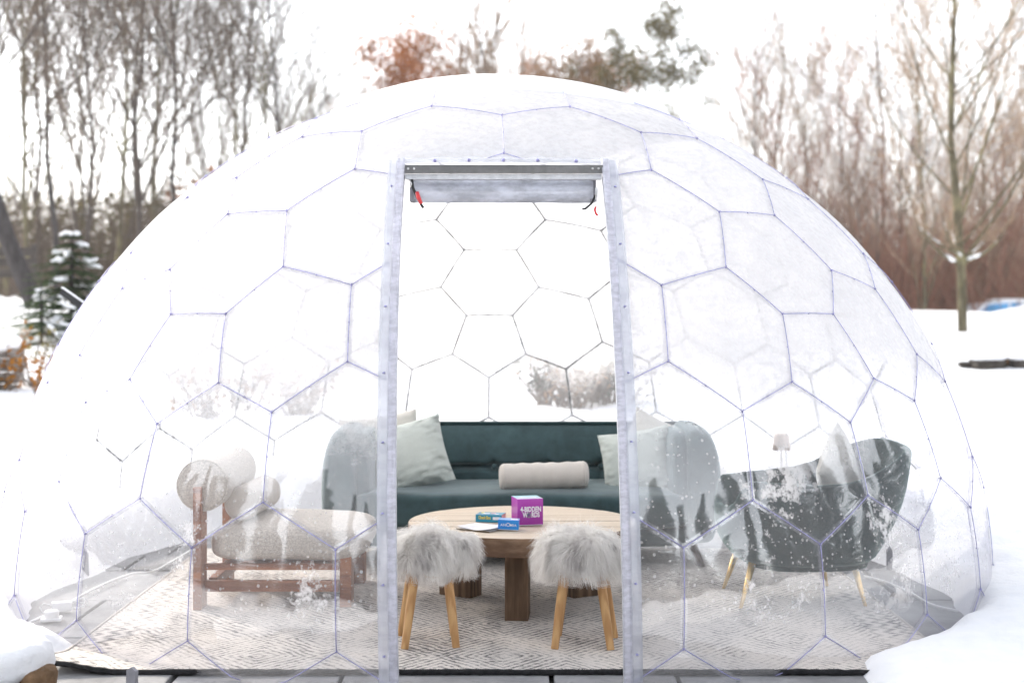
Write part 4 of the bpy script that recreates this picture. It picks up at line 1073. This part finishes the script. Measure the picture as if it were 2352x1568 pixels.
def bank_of_evergreen(x0, x1, y0, y1, n, h0, h1, mat, label, seed):
    r = random.Random(seed); mb = MB()
    for _ in range(n):
        Y = r.uniform(y0, y1); px = r.uniform(x0, x1); x = (px - 1176) / F * Y; c = Vector((x, Y, ground(x, Y) + r.random() ** 1.3 * (h1 if fbm(x * .4, Y * .3, seed) > 0 else h0)))
        a = Vector((r.uniform(-1, 1), r.uniform(-1, 1), r.uniform(-1, 1))).normalized(); b = a.orthogonal(); s = r.uniform(.08, .2)
        mb.add([c - a * s, c + b * s * .5, c + a * s, c - b * s * .5], [(0, 1, 2, 3)])
    return tag(mb.build('evergreen_brush', mat), label, kind='stuff')
bank_of_evergreen(1950, 2450, 52, 60, 16000, 1.2, 2.6, DKNEEDLE, 'dark evergreen brush low behind the snow bank on the right', 5)
bank_of_evergreen(1950, 2450, 50, 56, 3500, 1.0, 2.0, RUSSET, 'russet leaves caught in the brush on the right', 6)
bank_of_evergreen(-80, 760, 44, 60, 9000, 1.5, 3.2, OLIVE, 'olive leaves low in the wood on the left', 7)
bank_of_evergreen(380, 760, 44, 52, 3500, 2.0, 4.0, RUSSET, 'russet leaves low in the wood beside the dome on the left', 8)

# ------------------------------------------------------------------ shrubs, wall, rocks and small things
def shrub(px, py, Y, h, n, label, leaf, seed, nl=40, size=.03, twig=TWIG, sp=.5):
    r = random.Random(seed); p = at(px, py, Y); o = root('shrub', (p.x, Y, ground(p.x, Y) - .05), label, 'shrub'); mb = MB(); tips = []
    for _ in range(n):
        d = Vector((r.gauss(0, sp), r.gauss(0, sp), 1)).normalized(); pts = [Vector((r.gauss(0, .06), r.gauss(0, .06), 0))]
        for k in range(4): d = (d + Vector((r.gauss(0, .15), r.gauss(0, .15), 0))).normalized(); pts.append(pts[-1] + d * h / 4 * r.uniform(.7, 1.1)); 
        mb.tube(pts, [.009, .007, .005, .004, .002], 4, False); tips += [(q, d) for q in pts[2:]]
        for _ in range(3):
            q = r.choice(pts[1:]); e = q + Vector((r.gauss(0, .5), r.gauss(0, .5), r.uniform(0, .6))) * h * .3; mb.tube([q, e], [.004, .0015], 3, False); tips.append((e, d))
    mb.build('stems', twig, o)
    if leaf:
        L = MB()
        cl = [r.choice(tips)[0] for _ in range(max(3, nl // 8))]
        for _ in range(nl):
            c = r.choice(cl) + Vector((r.gauss(0, .05), r.gauss(0, .05), r.gauss(0, .05))); a = Vector((r.uniform(-1, 1), r.uniform(-1, 1), r.uniform(-1, 1))).normalized(); b = a.orthogonal().normalized(); s = size * r.uniform(.6, 1.3)
            L.add([c - a * s, c + b * s * .6, c + a * s, c - b * s * .6], [(0, 1, 2, 3)])
        L.build('leaves', leaf, o)
    return o
shrub(70, 770, 15.2, .62, 14, 'leafy shrub with orange brown leaves in snow above the stone wall', ORANGE, 1, 130, .035)
shrub(140, 760, 15.6, .5, 8, 'small shrub with yellow green leaves next to the black bar', YGREEN, 2, 50, .03)
shrub(85, 830, 14.2, .42, 8, 'low orange leaved shrub just left of the dome edge', ORANGE, 3, 90, .035)
shrub(10, 790, 14.8, .55, 10, 'orange leaved shrub cut by the left picture edge', ORANGE, 4, 80, .035)
shrub(100, 720, 17.0, .5, 10, 'shrub with sparse yellow leaves below the spruce', YGREEN, 5, 50, .03)
for i, (px, Y, h) in enumerate(((1260, 12.6, .55), (1310, 12.2, .7), (1360, 12.8, .75), (1405, 12.4, .6))):
    shrub(px, 870, Y, h, 34, ('bushy dark shrub seen through the back film, leftmost', 'second dark shrub seen through the back film', 'third dark shrub seen through the back film', 'dark shrub seen through the back film beside the right jamb')[i], DKNEEDLE if i != 1 else TANLEAF, 30 + i, 260, .03, TWIG, .35)
for i, (px, Y, h) in enumerate(((480, 11.6, .6), (560, 12.4, .55), (690, 12.0, .6))):
    shrub(px, 900, Y, h, 30, ('dark shrub behind the dome above the lounge chair', 'dark shrub behind the dome right of the lounge chair back', 'dark shrub behind the dome left of the left jamb')[i], TANLEAF, 40 + i, 160, .03, TWIG, .4)
# dry stone wall, each stone a piece
wx, wy = at(0, 850, 15).x, 15.0
wall = root('stone_wall', (wx, wy, ground(wx, wy)), 'low dry stone wall at the left edge with snow on top', 'wall')
rs = random.Random(6); z = -.1
for row in range(4):
    hgt = (.15, .13, .14, .11)[row]; x = -.9 - rs.random() * .1
    while x < .22:
        wd = rs.uniform(.12, .24); x1 = min(x + wd, .235)
        if x1 - x > .05:
            mb = MB(); mb.sup((0, 0, 0), ((x1 - x) / 2 - .006, .14, hgt / 2 - .005), .35, .35, 14, 8, fn=lambda p: p * (1 + .12 * N3(p.x * 9 + x * 7, p.y * 9, p.z * 9 + row)))
            s = mb.build('stone', STONE2 if rs.random() < .3 else STONE, wall); s.location = ((x + x1) / 2, rs.uniform(-.02, .02), z + hgt / 2)
        x += wd
    z += hgt
mb = MB(); mb.sup((0, 0, 0), (.66, .24, .13), .8, .6, 36, 12, fn=lambda p: p * (1 + .12 * fbm(p.x * 2, p.y * 3, p.z * 3)))
s = mb.build('snow_layer', SNOW); s.location = (wx - .42, wy, ground(wx, wy) + z + .06); tag(s, 'thick rounded snow lying on the low stone wall', 'snow')
# rocks in the snow
def rock(px, py, Y, d, label, seed, mat=ROCK, dz=0.0, snow=None):
    p = at(px, py, Y); mb = MB(); mb.sup((0, 0, 0), d, .8, .8, 22, 12, fn=lambda q: q * (1 + .35 * fbm(q.x * 3 / d[0] * .4 + seed, q.y * 3 / d[0] * .4, q.z * 3 / d[0] * .4)))
    o = mb.build('rock', mat); o.location = (p.x, Y, p.z + dz); tag(o, label, 'rock')
    if snow:
        mb = MB(); mb.sup((0, 0, 0), (d[0] * 1.08, d[1] * 1.08, d[2] * .55), .9, .9, 26, 12, fn=lambda q: q * (1 + .2 * fbm(q.x * 4, q.y * 4, q.z * 4 + seed)))
        s = mb.build('snow_layer', SNOW); s.location = (p.x, Y, p.z + dz + d[2] * .85); tag(s, snow, 'snow')
    return o
rock(2268, 836, 17.5, (.22, .2, .10), 'dark rock under snow on the right', 1, snow='snow lying on the dark rock on the right')
rock(2310, 830, 17.6, (.20, .12, .05), 'flat brown rock between two darker rocks on the right', 2, BRNROCK)
rock(2345, 836, 17.5, (.16, .2, .10), 'dark rock at the right picture edge', 3, snow='snow lying on the rock at the right picture edge')
rock(2222, 836, 17.6, (.12, .1, .035), 'small dark rock beside the dome edge on the right', 4)
rock(2328, 1294, 7.45, (.16, .05, .022), 'flat grey stone edge showing through snow right of the dome', 5, STONE)
rock(2322, 1540, 5.05, (.045, .04, .025), 'brown clod poking from snow at lower right', 6, BRNROCK)
rock(2340, 1528, 5.12, (.022, .02, .015), 'tiny dark clod beside the brown clod at lower right', 7, ROCK)
rock(88, 1560, 4.85, (.06, .07, .05), 'brown rock beneath the snow lump at lower left', 8, BRNROCK)
p = at(25, 1512, 4.9)
mb = MB(); mb.sup((0, 0, 0), (.135, .14, .075), .75, .75, 60, 34, fn=lambda q: q * (1 + .30 * fbm(q.x * 5, q.y * 5, q.z * 6 + 2, 5)))
s = mb.build('snow_lump', SNOW); s.location = p; tag(s, 'rounded lump of snow on the rock at lower left', 'snow')
# black bar with snow beside the dome
a, b = at(140, 667, 9.6), at(200, 702, 9.7)
br = root('black_bar', (b.x, b.y, ground(b.x, b.y)), 'black metal bar with snow on top jutting from behind the dome', 'bar')
off = Vector((b.x, b.y, ground(b.x, b.y)))
mb = MB(); dv = b - a; mb.box((a + b) / 2 - off + Vector((0, 0, -.012)), (dv.length, .05, .045), RY(atan2(-dv.z, dv.x)), .003); mb.build('arm', BLACK, br, smooth=False)
mb = MB(); mb.tube([b - off + Vector((.0, 0, -.01)), Vector((.05, 0, 0))], .02, 8); mb.build('post', BLACK, br)
mb = MB(); mb.box((a + b) / 2 - off + Vector((0, 0, .016)), (dv.length * .98, .045, .009), RY(atan2(-dv.z, dv.x)), .004); s = mb.build('snow_strip', SNOW); s.location = off; tag(s, 'thin strip of snow lying on the black bar', 'snow')
# fence far left
fx = at(25, 590, 27); fz = ground(fx.x, 27)
fn_ = root('board_fence', (fx.x, 27, fz), 'dark weathered board fence among the trees at far left', 'fence')
for k in range(3):
    mb = MB(); mb.box((-.3, 0, .60 + k * .20), (1.6, .03, .17), bev=.004); mb.build('board', FENCE, fn_, smooth=False)
for x in (-1.05, -.3, .42): mb = MB(); mb.box((x, .04, .55), (.09, .05, 1.2), bev=.004); mb.build('post', FENCE, fn_, smooth=False)

# ------------------------------------------------------------------ parked car behind the snow bank
cz_ = .15
car = root('parked_car', (at(2330, 700, 45).x, 45, cz_), 'silver car with bluish reflection painted on its windows parked behind the snow bank', 'car')
prof = [(-2.2, .35), (-2.25, .75), (-2.1, .95), (-1.75, 1.02), (-1.15, 1.50), (-.4, 1.58), (.5, 1.56), (1.05, 1.42), (1.5, 1.02), (2.1, .92), (2.25, .7), (2.2, .35)]
def body(w, pr):
    mb = MB(); n = len(pr); vs = []
    for s in (-1, 1):
        for x, z in pr: ww = w * (1 - .16 * sstep(1.0, 1.55, z)); vs.append((x, s * ww, z))
    mb.add(vs, [tuple(range(n - 1, -1, -1)), tuple(range(n, 2 * n))] + [(i, (i + 1) % n, (i + 1) % n + n, i + n) for i in range(n)]); return mb
body(.88, prof).build('body', CARP, car, smooth=False)
def pane(pts, nm='window'):
    mb = MB(); mb.add(pts, [tuple(range(len(pts)))]); return mb.build(nm, GLASS, car, smooth=False)
for s in (-1, 1):
    f_ = lambda x, z: (x, s * (.88 * (1 - .16 * sstep(1.0, 1.55, z)) + .008), z)
    pane([f_(-1.55, 1.06), f_(-.45, 1.06), f_(-.45, 1.50), f_(-1.08, 1.45)]); pane([f_(-.38, 1.06), f_(.55, 1.06), f_(.50, 1.50), f_(-.38, 1.51)]); pane([f_(.62, 1.06), f_(1.35, 1.06), f_(1.0, 1.38), f_(.57, 1.49)])
    for x in (-1.4, 1.4):
        mb = MB(); mb.lathe([(.2, -.1), (.31, -.1), (.33, -.06), (.33, .06), (.31, .1), (.2, .1)], (x, s * .82, .33), 24, axis=RX(radians(90))); wl = mb.build('wheel', TYRE, car)
        mb = MB(); mb.lathe([(0, .09), (.1, .09), (.2, .08)], (x, s * .82, .33), 16, axis=RX(radians(90 * s))); mb.build('rim', RIM, wl)
    mb = MB(); mb.box((-2.19, s * .66, .84), (.08, .3, .12), bev=.01); mb.build('headlight', WHITEP, car)
    mb = MB(); mb.box((2.17, s * .66, .80), (.08, .3, .12), bev=.01); mb.build('tail_lamp', LAMPR, car)
mb = MB(); mb.sup((.05, 0, 1.585), (.9, .62, .05), .6, .5, 24, 8); s = mb.build('snow_layer', SNOW); s.location = car.location; tag(s, 'snow lying on the roof of the parked car', 'snow')

# ------------------------------------------------------------------ winter air
mb = MB(); mb.box((0, 66, 9.0), (420, 262, 20.5))
hz = mb.build('haze', SNOW, None, smooth=False); hz.data.materials.clear()
hm = bpy.data.materials.new('haze_air'); hm.use_nodes = True; hm.node_tree.nodes.clear()
ho = hm.node_tree.nodes.new('ShaderNodeOutputMaterial'); hv = hm.node_tree.nodes.new('ShaderNodeVolumePrincipled')
hv.inputs['Color'].default_value = (.95, .96, 1, 1); hv.inputs['Density'].default_value = .0008; hv.inputs['Anisotropy'].default_value = .3
hm.node_tree.links.new(hv.outputs[0], ho.inputs['Volume']); hz.data.materials.append(hm); tag(hz, 'thin bright winter haze between the trees', kind='stuff')
